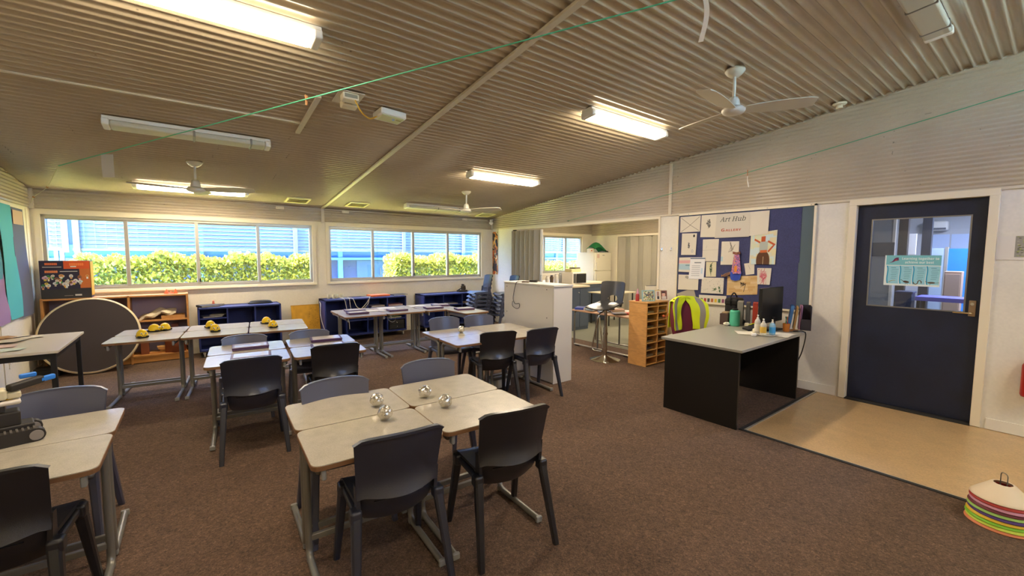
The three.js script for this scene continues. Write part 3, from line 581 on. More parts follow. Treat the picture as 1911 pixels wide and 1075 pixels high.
// ---------- back wall furniture ----------
const woodTex = (r, g, b) => dataTex(512, (u, v) => { const w = nC(u * .5, v * 4) * 3 + nB(u * .3, v * 2), k = .93 + .06 * Math.sin(w * 3.1) * .5 + .04 * nD(u * .25, v) + .03; return [r * k, g * k, b * k]; }, 1);
M.pine = mat(0xffffff, .45, { map: woodTex(192, 136, 74) }); M.beech = mat(0xffffff, .42, { map: woodTex(214, 160, 94) });
M.blue = mat(0xffffff, .48, { map: dataTex(256, (u, v) => { const k = .92 + .12 * nC(u, v); return [36 * k, 50 * k, 114 * k]; }, 1) }); M.blueBack = mat(0x202e66, .6);
{
  const o = thing('wooden_bookshelf', 'low pine bookshelf against the window wall in the left corner', 'bookshelf', [-6.3, 0, .17]);
  const w = 1.46, h = .95, d = .3;
  for (const s of [-1, 0.12, 1]) part(o, 'upright', bx(.025, h, d, s * (w / 2 - .0125), h / 2, 0, .003), M.pine);
  part(o, 'back_panel', bx(w, h - .06, .01, 0, h / 2, -d / 2 + .005), mat(0x9d8fa0, .7), 'pale mauve backing');
  for (const y of [.1, .585, .935]) part(o, 'shelf', bx(w - .03, .022, d, 0, y, 0, .003), M.pine);
  part(o, 'kick_board', bx(w, .08, .02, 0, .05, d / 2 - .02), M.pine);
}
{ // toy box printed with rows of figures; lettering too blurred to read
  const print = canvasTex(512, 512, (c, w, h) => {
    c.fillStyle = '#2b2338'; c.fillRect(0, 0, w, h); c.fillStyle = '#d8561f'; c.fillRect(240, 0, 272, 110); c.fillStyle = '#c46a2c'; c.fillRect(400, 110, 112, 265);
    const word = (x, y, ww, hh, col) => { c.fillStyle = col; for (let i = 0; i < 7; i++) { c.fillRect(x + i * ww / 7, y, ww / 8.5, hh); c.clearRect; } c.fillRect(x, y + hh * .4, ww, hh * .25); };
    word(55, 28, 125, 30, '#e8743a'); word(50, 130, 130, 32, '#ef8a4c'); word(300, 30, 150, 36, '#f0803c'); c.fillStyle = '#e5dccb'; c.fillRect(30, 80, 190, 8); c.fillRect(200, 140, 180, 8); c.fillRect(310, 72, 60, 14);
    const r = rng(77), cols = ['#e9dcc0', '#d9d3c8', '#cfa6b4', '#d7d7d0', '#3f8d45', '#d99a58', '#e2c24c', '#c9b9a0', '#8d5a3c', '#e8e2da'];
    for (let i = 0; i < 34; i++) { const x = 20 + r() * 470, y = 200 + r() * 160; c.fillStyle = cols[i % cols.length]; c.beginPath(); c.ellipse(x, y, 14 + r() * 16, 14 + r() * 14, 0, 0, 7); c.fill(); c.fillStyle = '#3a2b2a'; c.fillRect(x - 8, y - 3, 16, 6); c.fillStyle = cols[(i + 4) % cols.length]; c.fillRect(x - 10, y + 14, 20, 26); }
    c.fillStyle = '#34302c'; c.fillRect(0, 385, w, 127); c.fillStyle = '#8a8478'; c.fillRect(230, 470, 90, 8); c.fillStyle = '#cfc9bc'; c.fillRect(340, 458, 70, 22);
  });
  const o = thing('toy_box', 'tall printed cardboard toy box in purple and orange on the pine bookshelf', 'box', [-6.79, .946, .2]);
  part(o, 'carton', bx(.45, .48, .2, 0, .24, 0, .002), mat(0x3a2a40, .6));
  const f = new THREE.PlaneGeometry(.448, .478); f.translate(0, .24, .1012); part(o, 'printed_front', f, mat(0xffffff, .5, { map: print }), 'orange titles over rows of small coloured figures', true);
  part(o, 'side_flap', bx(.004, .44, .19, .228, .25, 0), mat(0xd0a53a, .6), 'yellow side');
}
{
  const o = thing('round_tabletop', 'large round dark tabletop with pale rim leaning on the bookshelf', 'tabletop', [-6.575, 0, .62]);
  const R = .487, t = .04, tilt = -.28; // leaning back towards the wall
  const lean = (g) => { g.applyMatrix4(new THREE.Matrix4().makeRotationX(PI / 2)); g.translate(0, R, 0); g.applyMatrix4(new THREE.Matrix4().makeRotationX(tilt)); g.translate(0, .006, 0); return g; };
  part(o, 'underside', lean(cyl(R - .018, R - .018, t, 0, 0, 0, 64)), mat(0x3a3130, .8), 'dark brown underside');
  const rim = lathe([[R - .02, -t / 2], [R, -t / 2 + .006], [R, t / 2 - .006], [R - .02, t / 2 + .002], [R - .022, t / 2], [R - .022, -t / 2], [R - .02, -t / 2]], 72);
  part(o, 'rim', lean(rim), mat(0xd9c8a4, .5), 'pale timber rim');
}
// small things on the pine bookshelf
{
  const o = thing('origami_model', 'small orange folded paper model on top of the pine bookshelf', 'paper model', [-5.76, .947, .2]);
  const om = mat(0xe0572a, .7);
  [[-.05, .07, .3], [0, .04, -.4], [.05, .075, .8]].forEach(([x, h, a]) => part(o, 'paper_fold', xf(new THREE.ConeGeometry(.035, h, 4), x, h / 2, 0, 0, a, 0), om));
  one('cloth_bundle', slab((u, v) => [-6.12 + u * .4, .6 + .09 * Math.sin(u * 2.6) * (1 - .5 * v) + .02 * Math.sin(u * 14 + v * 6) + .05 * u, .12 + v * .16], 18, 8, .03), mat(0xcdbfa2, .85), 'crumpled cream canvas bag on the upper shelf of the pine bookshelf', 'bag');
  const b = thing('timber_tray', 'flat timber tray on the upper shelf of the pine bookshelf', 'tray', [-5.75, .596, .2]); part(b, 'base', bx(.26, .015, .2, 0, .008, 0), M.pine); part(b, 'side', [bx(.26, .05, .012, 0, .025, .095), bx(.26, .05, .012, 0, .025, -.095), bx(.012, .05, .2, -.125, .025, 0), bx(.012, .05, .2, .125, .025, 0)], M.pine);
  const c = thing('wooden_stand', 'brown wooden lamp shaped stand on the lower shelf of the pine bookshelf', 'stand', [-5.74, .111, .2]); part(c, 'foot', lathe([[0, 0], [.14, 0], [.14, .24], [.06, .34], [0, .34]], 6), mat(0x8a4a2a, .6)); part(c, 'block', bx(.08, .06, .08, 0, .37, 0, .004), mat(0x6e3a22, .6));
  one('wooden_block', bx(.09, .36, .1, 0, .18, 0, .006), mat(0x7c4426, .6), 'dark brown wooden block on the lower shelf beside the tabletop', 'block', null, [-6.08, .111, .2]);
  for (let i = 0; i < 4; i++) { const t = thing('timber_plank', ['wide', 'narrow', 'short', 'long'][i] + ' timber plank in the pile on the bottom of the bookshelf', 'plank', [-5.82 + (i % 2) * .05, .111 + i * .026, .18 + i * .012], (i - 1.5) * .05); part(t, 'plank', bx([.42, .3, .24, .36][i], .022, [.16, .1, .12, .08][i], 0, .011, 0, .002), i % 2 ? M.beech : M.pine); }
  // floor clutter behind the tabletop
  const k = thing('cable_box', 'low dark box on the floor behind the round tabletop', 'box', [-6.98, 0, .42]); part(k, 'body', bx(.22, .09, .16, 0, .045, 0, .01), M.black); part(k, 'lid', bx(.23, .02, .17, 0, .1, 0, .006), M.rubber);
}
function blueShelf(label, x0, x1, z1, h, cols, opt = {}) {
  const w = x1 - x0, d = .4, o = thing('blue_shelf_unit', label, 'shelf unit', [(x0 + x1) / 2, 0, z1 - d / 2]);
  const b0 = .09;
  part(o, 'end_panel', bx(.022, h - b0, d, -w / 2 + .011, b0 + (h - b0) / 2, 0, .003), M.blue); part(o, 'end_panel', bx(.022, h - b0, d, w / 2 - .011, b0 + (h - b0) / 2, 0, .003), M.blue);
  part(o, 'top_panel', bx(w, .024, d, 0, h - .012, 0, .003), M.blue); part(o, 'bottom_panel', bx(w, .03, d, 0, b0 + .015, 0, .003), M.blue); part(o, 'back_panel', bx(w - .03, h - b0, .008, 0, b0 + (h - b0) / 2, -d / 2 + .006), M.blueBack);
  for (let i = 1; i < cols; i++) part(o, 'divider', bx(.018, h - b0 - .05, d - .02, -w / 2 + w * i / cols, b0 + (h - b0) / 2, 0), M.blue);
  for (const [c, y] of opt.shelves ?? []) part(o, 'shelf', bx(w / cols - .03, .016, d - .03, -w / 2 + w * (c + .5) / cols, y, 0), M.blue);
  for (const sx of [-1, 1]) for (const sz of [-1, 1]) part(o, 'castor', [cyl(.03, .03, .02, sx * (w / 2 - .06), .03, sz * .15, 14, [0, 0, PI / 2]), bx(.035, .04, .03, sx * (w / 2 - .06), .07, sz * .15)], mat(0xb9b4a4, .5));
  return o;
}
blueShelf('navy blue shelf unit behind the yellow robots', -5.47, -4.4, .45, .735, 3, { shelves: [[0, .57], [0, .4], [1, .33], [2, .33]] });
blueShelf('navy blue shelf unit with tangled white cables behind the laptop desks', -3.75, -2.29, .45, .745, 4, { shelves: [[2, .55], [3, .55], [1, .35], [2, .35], [3, .32]] });
blueShelf('navy blue shelf unit under the right window beside the chair stacks', -1.93, -.62, .45, .735, 3, { shelves: [[0, .5], [1, .5], [2, .5], [1, .3]] });
// drawers, folders and loose things on the blue shelves
{
  const dr = thing('drawer_unit', 'black two drawer unit in the cable shelf', 'drawers', [-2.48, .125, .26]);
  part(dr, 'body', bx(.3, .17, .34, 0, .085, 0, .004), M.black); for (const y of [.045, .125]) { const f = part(dr, 'drawer_front', bx(.29, .072, .012, 0, y, .175, .003), mat(0x232325, .5)); part(f, 'knob', sph(.01, 0, y, .187), M.chrome); }
  const flatThing = (name, label, cat, x, y, z, w, d, h, c, turn = 0) => { const t = thing(name, label, cat, [x, y, z], turn); part(t, 'cover', [bx(w, h * .25, d, 0, h * .88, 0, .002), bx(w, h * .25, d, 0, h * .12, 0, .002), bx(.006, h, d, -w / 2 + .003, h / 2, 0)], mat(c, .5)); part(t, 'pages', bx(w * .94, h * .6, d * .94, .004, h / 2, 0), mat(0xd8d0bc, .8)); return t; };
  flatThing('folder', 'dark folder standing proud on the left end of the blue shelf behind the robots', 'folder', -5.34, .736, .3, .24, .2, .03, 0x1c1a1c, .3);
  flatThing('folder', 'second dark folder under the pile on the blue shelf behind the robots', 'folder', -5.25, .736, .2, .22, .16, .02, 0x2a2628, -.2);
  flatThing('magazine', 'grey magazine in the upper left bay of the blue shelf behind the robots', 'magazine', -5.3, .579, .28, .24, .2, .02, 0x6d6b70, .1);
  flatThing('magazine', 'pale magazine tilted in the upper left bay of the blue shelf', 'magazine', -5.22, .6, .26, .18, .16, .015, 0xb9b39a, -.3);
  flatThing('folder', 'pale folder in the third bay of the cable shelf', 'folder', -2.82, .559, .28, .26, .22, .03, 0x8d8088, .1);
  flatThing('folder', 'pink folder in the fourth bay of the cable shelf', 'folder', -2.47, .559, .28, .28, .22, .03, 0xa06a6a, -.05);
  flatThing('folder', 'green edged folder low in the cable shelf above the drawers', 'folder', -2.5, .33, .28, .28, .2, .02, 0x6f7c5a, .1);
  flatThing('folder', 'brown folder in the left bay of the right blue shelf', 'folder', -1.7, .51, .3, .3, .2, .018, 0x8a6a58);
  flatThing('folder', 'grey folder in the middle bay of the right blue shelf', 'folder', -1.28, .51, .3, .28, .2, .018, 0x8d8a92);
  flatThing('folder', 'tan folder in the right bay of the right blue shelf', 'folder', -.85, .51, .3, .24, .2, .018, 0xa79276);
  flatThing('laptop', 'thin dark laptop beside the orange tray on the cable shelf', 'laptop', -2.36, .746, .24, .3, .2, .016, 0x26262c, .1);
  const tr = thing('orange_tray', 'bright orange plastic tray on the cable shelf', 'tray', [-2.75, .746, .24], .05), om = mat(0xe06a2c, .45);
  part(tr, 'tray_base', bx(.34, .008, .22, 0, .004, 0), om); part(tr, 'tray_rim', [bx(.36, .025, .012, 0, .017, .115, .003), bx(.36, .025, .012, 0, .017, -.115, .003), bx(.012, .025, .23, -.174, .017, 0, .003), bx(.012, .025, .23, .174, .017, 0, .003)], om); part(tr, 'lid', bx(.33, .006, .21, 0, .03, 0, .002), mat(0xf08a58, .5));
  const wheel = thing('cable_coil', 'coiled black lead on the blue shelf behind the robots', 'cable', [-4.66, .736, .26]);
  for (let i = 0; i < 3; i++) { const t = new THREE.TorusGeometry(.13 - i * .012, .009, 8, 30); t.scale(1.25, .7, 1); part(wheel, 'coil_turn', xf(t, 0, .012 + i * .013, 0, PI / 2), M.black); }
  const fig = thing('toy_figure', 'small red toy standing on the left blue shelf', 'toy', [-5.27, .757, .2]); part(fig, 'body', bx(.03, .035, .02, 0, .018, 0, .005), mat(0xd06a4c, .5)); part(fig, 'head', sph(.014, 0, .048, 0), mat(0xe08a70, .5)); 
  const jars = mat(0xded8b8, .5);
  for (let i = 0; i < 4; i++) { const j = thing('plastic_cup', ['first', 'second', 'third', 'fourth'][i] + ' cream plastic cup from the left on the cable shelf', 'cup', [-3.62 + i * .07, .746, .2 + (i % 2) * .05]); part(j, 'cup', lathe([[0, 0], [.022, 0], [.028, .07], [.025, .07], [.02, .005], [0, .005]], 16), jars); part(j, 'rim', xf(new THREE.TorusGeometry(.027, .002, 6, 16), 0, .07, 0, PI / 2), jars); }
  const cm = mat(0xcfcabf, .5);
  const cab = (label, pts) => one('charging_cable', tube(pts, .005, 60, 6), cm, label, 'cable', 'white charging cables');
  cab('white charging cable hanging lowest over the front of the cable shelf', [[-3.3, .752, .2], [-3.33, .755, .4], [-3.34, .73, .46], [-3.32, .56, .47], [-3.26, .42, .5], [-3.22, .5, .48], [-3.1, .6, .47], [-3.0, .72, .46], [-2.98, .755, .4], [-3.05, .753, .2]]);
  cab('white charging cable looping from the top of the cable shelf, middle loop', [[-3.42, .752, .25], [-3.36, .758, .4], [-3.28, .74, .46], [-3.22, .6, .465], [-3.12, .56, .47], [-3.02, .64, .46], [-2.98, .752, .42], [-2.9, .752, .3]]);
  cab('white charging cable hanging straight at the left of the cable shelf', [[-3.46, .752, .2], [-3.44, .755, .4], [-3.42, .72, .462], [-3.38, .5, .465], [-3.36, .35, .47], [-3.36, .22, .5]]);
  cab('white charging cable trailing to the floor left of the cable shelf', [[-3.77, .7, .2], [-3.79, .66, .35], [-3.82, .5, .46], [-3.78, .28, .5], [-3.7, .1, .56], [-3.62, .01, .6], [-3.5, .006, .7]]);
  cab('white charging cable hooked under the middle laptop desk', [[-3.1, .6, 1.62], [-3.12, .52, 1.66], [-3.06, .47, 1.68], [-3.0, .5, 1.66], [-3.0, .6, 1.62]]);
  const bag = thing('craft_model', 'dark craft model of blocks and sticks on the right blue shelf', 'model', [-.95, .736, .25]); part(bag, 'base_block', bx(.2, .04, .12, 0, .02, 0, .008), mat(0x3c352a, .9)); part(bag, 'upper_block', bx(.08, .09, .08, .03, .085, 0, .012, [0, .4, .2]), mat(0x463c2c, .9)); part(bag, 'side_stick', bx(.18, .018, .02, -.04, .075, .02, .004, [0, .3, .35]), mat(0x2c261e, .9)); part(bag, 'top_piece', bx(.05, .04, .05, .02, .145, 0, .01, [0, .2, -.3]), mat(0x3a3224, .9));
}
{ // yellow board leaning on the wall
  const spots = dataTex(256, (u, v) => { const k = .94 + .1 * nC(u, v), s = nD(u * .4 + .2, v * .6) > .87 && u > .6; return s ? [86, 62, 28] : [214 * k, 160 * k, 48 * k]; }, 1);
  const o = thing('yellow_board', 'yellow pinboard offcut leaning on the wall between two blue shelves', 'board', [-3.98, 0, .2]);
  const g = bx(.44, .66, .018, 0, .33, 0, .003); g.applyMatrix4(new THREE.Matrix4().makeRotationX(-.16)); const p = prep([g]); const uv = p.attributes.uv; for (let i = 0; i < uv.count; i++) uv.setXY(i, uv.getX(i) / .44 + .5, uv.getY(i) / .66);
  spots.repeat.set(1, 1); part(o, 'board', p, mat(0xffffff, .8, { map: spots }), null, true);
  part(o, 'edge_strip', xf(bx(.445, .012, .024, 0, .655, 0), 0, 0, 0, -.16), mat(0xc28f2e, .7));
}
// left wall: paper strips, table and papers
{
  const strip = (label, c, z0, z1, y0, y1, skew, x) => { const o = thing('paper_strip', label, 'paper', [-W, 0, 0]); part(o, 'paper', slab((u, v) => [x + .012 * Math.sin(v * 7 + u * 3) * (1 - v) + .01 * (1 - v), y0 + v * (y1 - y0), z0 + u * (z1 - z0) + skew * (1 - v)], 8, 14, .0015), mat(c, .75)); return o; };
  strip('teal paper length pinned to the left wall', 0x52b3b4, .83, 1.25, .8, 2.05, -.1, .022);
  const g = strip('grey paper length pinned to the left wall nearest the window', 0x62677c, .36, .84, .78, 2.04, -.08, .016);
  strip('mauve paper length pinned to the left wall', 0x9a7aa0, 1.2, 1.75, .78, 1.3, -.05, .014);
  part(g, 'blank_notice', slab((u, v) => [.026, 1.85 + v * .16, .42 + u * .36], 3, 3, .001), mat(0xcdb08e, .8), 'tan blank notice at the top');
  strip('blue green paper length at the edge of the frame on the left wall', 0x4f8f98, 1.3, 1.9, 1.25, 2.05, 0, .02);
  const o = thing('work_table', 'white topped table with black steel frame against the left wall', 'table', [-6.765, 0, 2.4]);
  part(o, 'tabletop', bx(.65, .022, 1.1, 0, .7, 0, .003), mat(0xd5cdbd, .35)); part(o, 'apron', [bx(.58, .05, .02, 0, .664, .5), bx(.58, .05, .02, 0, .664, -.5), bx(.02, .05, 1.0, .29, .664, 0), bx(.02, .05, 1.0, -.29, .664, 0)], M.black);
  for (const sx of [-1, 1]) for (const sz of [-1, 1]) part(o, 'leg', bx(.035, .69, .035, sx * .285, .345, sz * .5, .004), M.black);
  const sheet = (label, x, z, t, c, w = .3, d = .21, y = .712) => one('paper_sheet', slab((u, v) => [(u - .5) * w, .004 * Math.sin(u * 5 + v * 3) + .005, (v - .5) * d], 6, 6, .001), mat(c, .8), label, 'paper', 'papers on the left table', [x, y, z], t);
  sheet('white paper sheet at the back of the left table', -6.85, 2.0, .2, 0xdcd6c6); sheet('drawn paper sheet lying over the others on the left table', -6.95, 2.2, -.2, 0xc9bfae, .36, .26, .722); sheet('brown craft paper on the left table by the wall', -7.0, 2.06, .5, 0xb08a5c, .24, .2, .732); sheet('pale pink paper at the front of the left table', -6.92, 2.5, .1, 0xd6bcb4); sheet('pale green paper at the edge of the left table', -6.78, 2.72, -.1, 0xcfdcd0, .2, .14);
  for (const [i, l] of ['dark pencil lying across the papers on the left table', 'brown pencil lying along the papers on the left table'].entries()) { const p = thing('pencil', l, 'pencil', [-6.82 - i * .06, .742, 2.2 + i * .05], .5 + i * .3); part(p, 'shaft', cyl(.004, .004, .16, 0, .005, 0, 6, [0, 0, PI / 2]), mat([0x2a2226, 0x7a4a2a][i], .5)); part(p, 'tip', xf(new THREE.ConeGeometry(.004, .016, 6), .088, .005, 0, 0, 0, -PI / 2), mat(0xc9a878, .6)); }
  const pot = thing('blue_pot', 'small blue plastic tub on the left table at the frame edge', 'tub', [-6.93, .718, 2.62]); part(pot, 'tub', lathe([[0, 0], [.04, 0], [.05, .05], [.046, .05], [.036, .006], [0, .006]]), mat(0x3f7fc8, .4)); part(pot, 'rim', xf(new THREE.TorusGeometry(.049, .003, 6, 24), 0, .05, 0, PI / 2), mat(0x5a96d8, .4));
  const sw = thing('wall_socket', 'cream power socket low on the left wall', 'socket', [-W + .004, .32, 1.16]); part(sw, 'plate', bx(.008, .075, .115, 0, 0, 0, .002), M.trim); part(sw, 'switch', [bx(.008, .02, .015, .005, .012, -.03, .002), bx(.008, .02, .015, .005, .012, .03, .002)], M.white);
}
// ---------- things on the desks ----------
const foilM = mat(0xd8d4c8, .27, { metalness: 1 });
function foilBall(label, x, z, seed) {
  const r = rng(seed), g = new THREE.IcosahedronGeometry(.041, 3), p = g.attributes.position, memo = {};
  for (let i = 0; i < p.count; i++) { const k = [p.getX(i), p.getY(i), p.getZ(i)].map((q) => q.toFixed(4)).join(); memo[k] ??= 1 - .15 * r(); p.setXYZ(i, p.getX(i) * memo[k], p.getY(i) * memo[k], p.getZ(i) * memo[k]); }
  g.computeVertexNormals();
  const o = thing('foil_ball', label, 'foil ball', [x, DH, z], 0, 'foil balls on desks'); part(o, 'crumpled_ball', xf(g, 0, .037, 0), foilM);
}
foilBall('foil ball at the far left of the four on the front desks', -4.725, 5.66, 5);
foilBall('foil ball nearest the charcoal chair on the front desks', -4.76, 5.88, 6);
foilBall('foil ball at the far right of the four on the front desks', -4.44, 5.69, 7);
foilBall('foil ball at the near right of the four on the front desks', -4.42, 5.91, 8);
foilBall('lone foil ball on the desks beside the white cabinet', -3.15, 3.94, 9);

const beeY = mat(0xf2cc1a, .3), beeK = mat(0x1a1712, .4);
const bee0 = thing('floor_robot', '', 'robot'); bee0.userData.base = 'floor_robot'; bee0.scale.set(.84, 1.05, .84);
part(bee0, 'shell', [(() => { const g = new THREE.SphereGeometry(.062, 24, 10, 0, 2 * PI, 0, PI / 2); g.scale(.95, 1.1, 1.1); return xf(g, 0, .014, 0); })()], beeY, 'glossy yellow dome');
part(bee0, 'base', bx(.108, .02, .13, 0, .012, 0, .009), beeK);
parts(bee0, 'stripe', [-.04, .045].map((z) => { const t = new THREE.TorusGeometry(Math.abs(z) > .042 ? .041 : .0455, .0028, 6, 24, PI); return xf(t, 0, .0145, z); }), beeK, 'black stripe');
parts(bee0, 'button', [[0, .0], [.018, -.018], [-.018, -.018], [0, -.03]].map(([x, z]) => cyl(.007, .007, .006, x, .081 - .35 * Math.hypot(x, z), z, 10)), mat(0xe07a2a, .4));
parts(bee0, 'eye', [sph(.009, -.02, .045, .061), sph(.009, .02, .045, .061)], M.white); parts(bee0, 'pupil', [sph(.005, -.02, .045, .069), sph(.005, .02, .045, .069)], beeK); part(bee0, 'smile', xf(new THREE.TorusGeometry(.014, .002, 6, 12, PI), 0, .034, .068, 0, 0, PI), beeK);
[['yellow bee robot alone at the front edge of the left robot desk', -5.96, 2.22, .3], ['yellow bee robot left of the pair at the back of the left robot desk', -5.88, 1.86, 1.2], ['yellow bee robot right of the pair at the back of the left robot desk', -5.79, 1.83, -.6], ['yellow bee robot behind another on the middle robot desk', -5.37, 1.93, .4], ['yellow bee robot in front of another on the middle robot desk', -5.34, 2.25, .1], ['yellow bee robot behind another on the right robot desk', -4.8, 1.96, .6], ['yellow bee robot in front of another on the right robot desk', -4.78, 2.33, .1]].forEach(([l, x, z, t], i) => { if (!i) { bee0.userData.label = l; bee0.position.set(x, DH, z); bee0.rotation.y = t; bee0.userData.group = 'yellow bee robots'; } else copy(bee0, l, [x, DH, z], t); });

// purple cased laptops
const purple = mat(0x4a2c56, .45), silver = phys(0xcfc8c4, .22, { clearcoat: .5 });
const lap0 = thing('laptop', '', 'laptop'); lap0.userData.base = 'laptop'; lap0.userData.group = 'purple cased laptops';
part(lap0, 'base_case', bx(.285, .014, .205, 0, .007, 0, .006), purple); part(lap0, 'lid_case', bx(.29, .012, .21, 0, .021, 0, .006), purple); part(lap0, 'lid_panel', bx(.25, .002, .165, 0, .0275, 0), silver, 'shiny silver lid'); part(lap0, 'hinge', cyl(.006, .006, .2, 0, .017, -.105, 10, [0, 0, PI / 2]), M.black);
[['purple cased laptop on the far left middle desk', -5.12, 3.45, -.07], ['purple cased laptop on the near left middle desk in front of the charcoal chair', -5.16, 3.9, -.12], ['purple cased laptop on the far right middle desk', -4.47, 3.49, -.14], ['purple cased laptop half hidden by the black chair on the near right middle desk', -4.54, 3.87, -.12],
  ['purple cased laptop at the near left of the long row', -3.6, 1.72, -.06], ['purple cased laptop at the far left of the long row', -3.55, 1.42, -.1], ['purple cased laptop at the near middle of the long row', -3.0, 1.74, -.1], ['purple cased laptop at the near right of the long row', -2.41, 1.8, -.15], ['purple cased laptop on the crosswise desk', -2.08, 2.22, -.2], ['purple cased laptop at the far right of the long row', -2.16, 1.56, -.3]].forEach(([l, x, z, t], i) => { if (!i) { lap0.userData.label = l; lap0.position.set(x, DH, z); lap0.rotation.y = t; } else copy(lap0, l, [x, DH, z], t); });
for (const [l, x, z] of [['white worksheet at the far middle of the long row', -3.02, 1.36], ['white worksheet at the far right of the long row', -2.5, 1.38], ['white worksheet between the laptops of the long row', -3.27, 1.55]]) one('paper_sheet', slab((u, v) => [(u - .5) * .28, .003 + .003 * Math.sin(u * 4), (v - .5) * .2], 5, 4, .001), mat(0xd8d4c8, .8), l, 'paper', null, [x, DH, z], -.1);

// tracked robot on the left front desk
{
  const o = thing('tracked_robot', 'tracked toy robot with a gripper arm on the left front desk', 'robot', [-6.235, DH, 5.09], .25), k = mat(0x2a2622, .6), g = mat(0x8d8680, .55), y = mat(0xe2b62c, .5), bl = mat(0x2f7fe0, .4);
  for (const s of [-1, 1]) {
    const sh = new THREE.Shape(); sh.absarc(-.075, .03, .03, PI / 2, 1.5 * PI); sh.absarc(.075, .03, .03, -PI / 2, PI / 2);
    const t = part(o, 'track', xf(ext(sh, .045), 0, 0, s * .075 - .0225), k);
    for (let i = 0; i < 9; i++) part(t, 'track_cleat', bx(.008, .006, .047, -.07 + i * .0175, .062, s * .075, .002), mat(0x55504c, .7));
    for (const x of [-.075, .075]) part(t, 'wheel', cyl(.023, .023, .056, x, .03, s * .075, 18, [PI / 2, 0, 0]), g);
  }
  part(o, 'chassis', [bx(.15, .05, .1, 0, .055, 0, .008), bx(.09, .07, .09, -.01, .11, 0, .01)], k); part(o, 'controller', bx(.12, .02, .09, -.02, .185, 0, .01), mat(0xcfc8be, .45), 'pale controller brick'); part(o, 'controller_button', [cyl(.012, .012, .006, .005, .198, 0, 14)], y);
  part(o, 'neck', bx(.04, .08, .06, -.03, .155, 0, .006), k); part(o, 'shoulder', [bx(.06, .05, .07, -.03, .225, 0, .012), bx(.045, .03, .05, .02, .215, .0, .008)], mat(0xd8cfae, .5));
  part(o, 'arm', [bx(.13, .035, .035, .06, .255, -.01, .01, [0, .5, .1]), bx(.1, .03, .03, -.08, .27, 0, .01, [0, 0, .5])], k); part(o, 'gripper_jaw', [bx(.07, .026, .02, .13, .26, -.045, .008, [0, .7, 0]), bx(.06, .024, .016, .07, .283, -.06, .008, [0, .3, 0])], bl, 'bright blue jaw');
}

// ---------- teacher's corner ----------
const DT = .715;
{
  const o = thing('teacher_desk', 'large black desk with a grey top beside the vinyl floor', 'desk', [0, 0, 0]);
  const k = mat(0x141210, .42);
  part(o, 'desktop', bb(-1.85, -.43, DT - .026, DT, 5.61, 6.385, .004), phys(0x9c9a90, .38, { clearcoat: .25, clearcoatRoughness: .3 })); part(o, 'side_panel', bb(-1.82, -1.795, 0, DT - .026, 5.64, 6.35), k); part(o, 'side_panel', bb(-.485, -.46, 0, DT - .026, 5.64, 6.35), k); part(o, 'modesty_panel', bb(-1.795, -.485, .18, DT - .026, 5.76, 5.78), k);
}
{
  const o = thing('office_chair', 'maroon office chair behind the black desk', 'office chair', [-.57, 0, 5.27], -.35), m = mat(0x6a1f34, .8);
  for (let i = 0; i < 5; i++) { const a = i * 2 * PI / 5 + .5; part(o, 'base_arm', bx(.27, .03, .04, Math.cos(a) * .14, .085, -Math.sin(a) * .14, .01, [0, a, 0]), M.black); part(o, 'castor', [cyl(.028, .028, .04, Math.cos(a) * .27, .03, -Math.sin(a) * .27, 14, [PI / 2, a, 0])], M.black); }
  part(o, 'gas_post', cyl(.025, .025, .3, 0, .24, 0, 14), M.black); part(o, 'seat', bx(.47, .08, .45, 0, .44, .02, .035), m); part(o, 'back_support', bx(.06, .35, .02, 0, .55, -.24, .006), M.black);
  part(o, 'backrest', slab((u, v) => { const a = u * 2 - 1, w = .19 + .03 * Math.sin(v * PI) - .03 * Math.pow(v, 6); return [a * w, .5 + v * .46, -.21 - .05 * v + .05 * a * a]; }, 12, 12, .05), m);
  // hi-vis vest over the backrest
  const v = thing('hi_vis_vest', 'yellow high visibility vest hung over the maroon chair back', 'vest', [-.57, 0, 5.27], -.35), ym = mat(0xdff01a, .6), gm = mat(0x9a9690, .45);
  const front = (s) => (u, w) => { const inner = .002 + .075 * Math.sqrt(Math.max(0, 1 - Math.pow(Math.max(0, w - .45) / .38, 2))) * (w < .83 ? 1 : 0) + .008 * (1 - w), outer = .235 + .035 * Math.sin(w * 2.4) - (w > .85 ? (w - .85) * .25 : 0); const x = inner + u * (outer - inner); return [s * x, .58 + w * .42 - .05 * Math.pow(u, 3) * w, -.175 - .05 * w + .06 * (x / .2) ** 2 + .01 * Math.sin(w * 9 + u * 4) * (1 - w)]; };
  for (const s of [-1, 1]) {
    part(v, 'vest_panel', slab(front(s), 10, 16, .006), ym);
    part(v, 'reflective_stripe', slab((u, w) => { const p = front(s)(.52 + .3 * u, w * .985); return [p[0], p[1], p[2] + .005]; }, 3, 14, .003), gm, 'grey reflective stripe');
  }
  part(v, 'shoulder_yoke', slab((u, w) => { const a = u * 2 - 1; return [a * .2, .985 - .06 * a * a + .012 * Math.sin(w * PI) - .035 * (1 - Math.abs(a)) * (1 - w) * 0, -.225 - w * .09 + .05 * a * a]; }, 14, 5, .006), ym);
  part(v, 'vest_back', slab((u, w) => { const a = u * 2 - 1; return [a * (.2 + .03 * (1 - w)), .6 + w * .385 - .06 * a * a * w, -.315 + .05 * a * a + .02 * (1 - w)]; }, 12, 10, .006), ym);
  part(v, 'collar_band', slab((u, w) => { const a = u * 2 - 1; return [a * .075, .975 + .02 * w - .03 * a * a - .0, -.212 + .0 * w]; }, 8, 2, .006), ym);
}
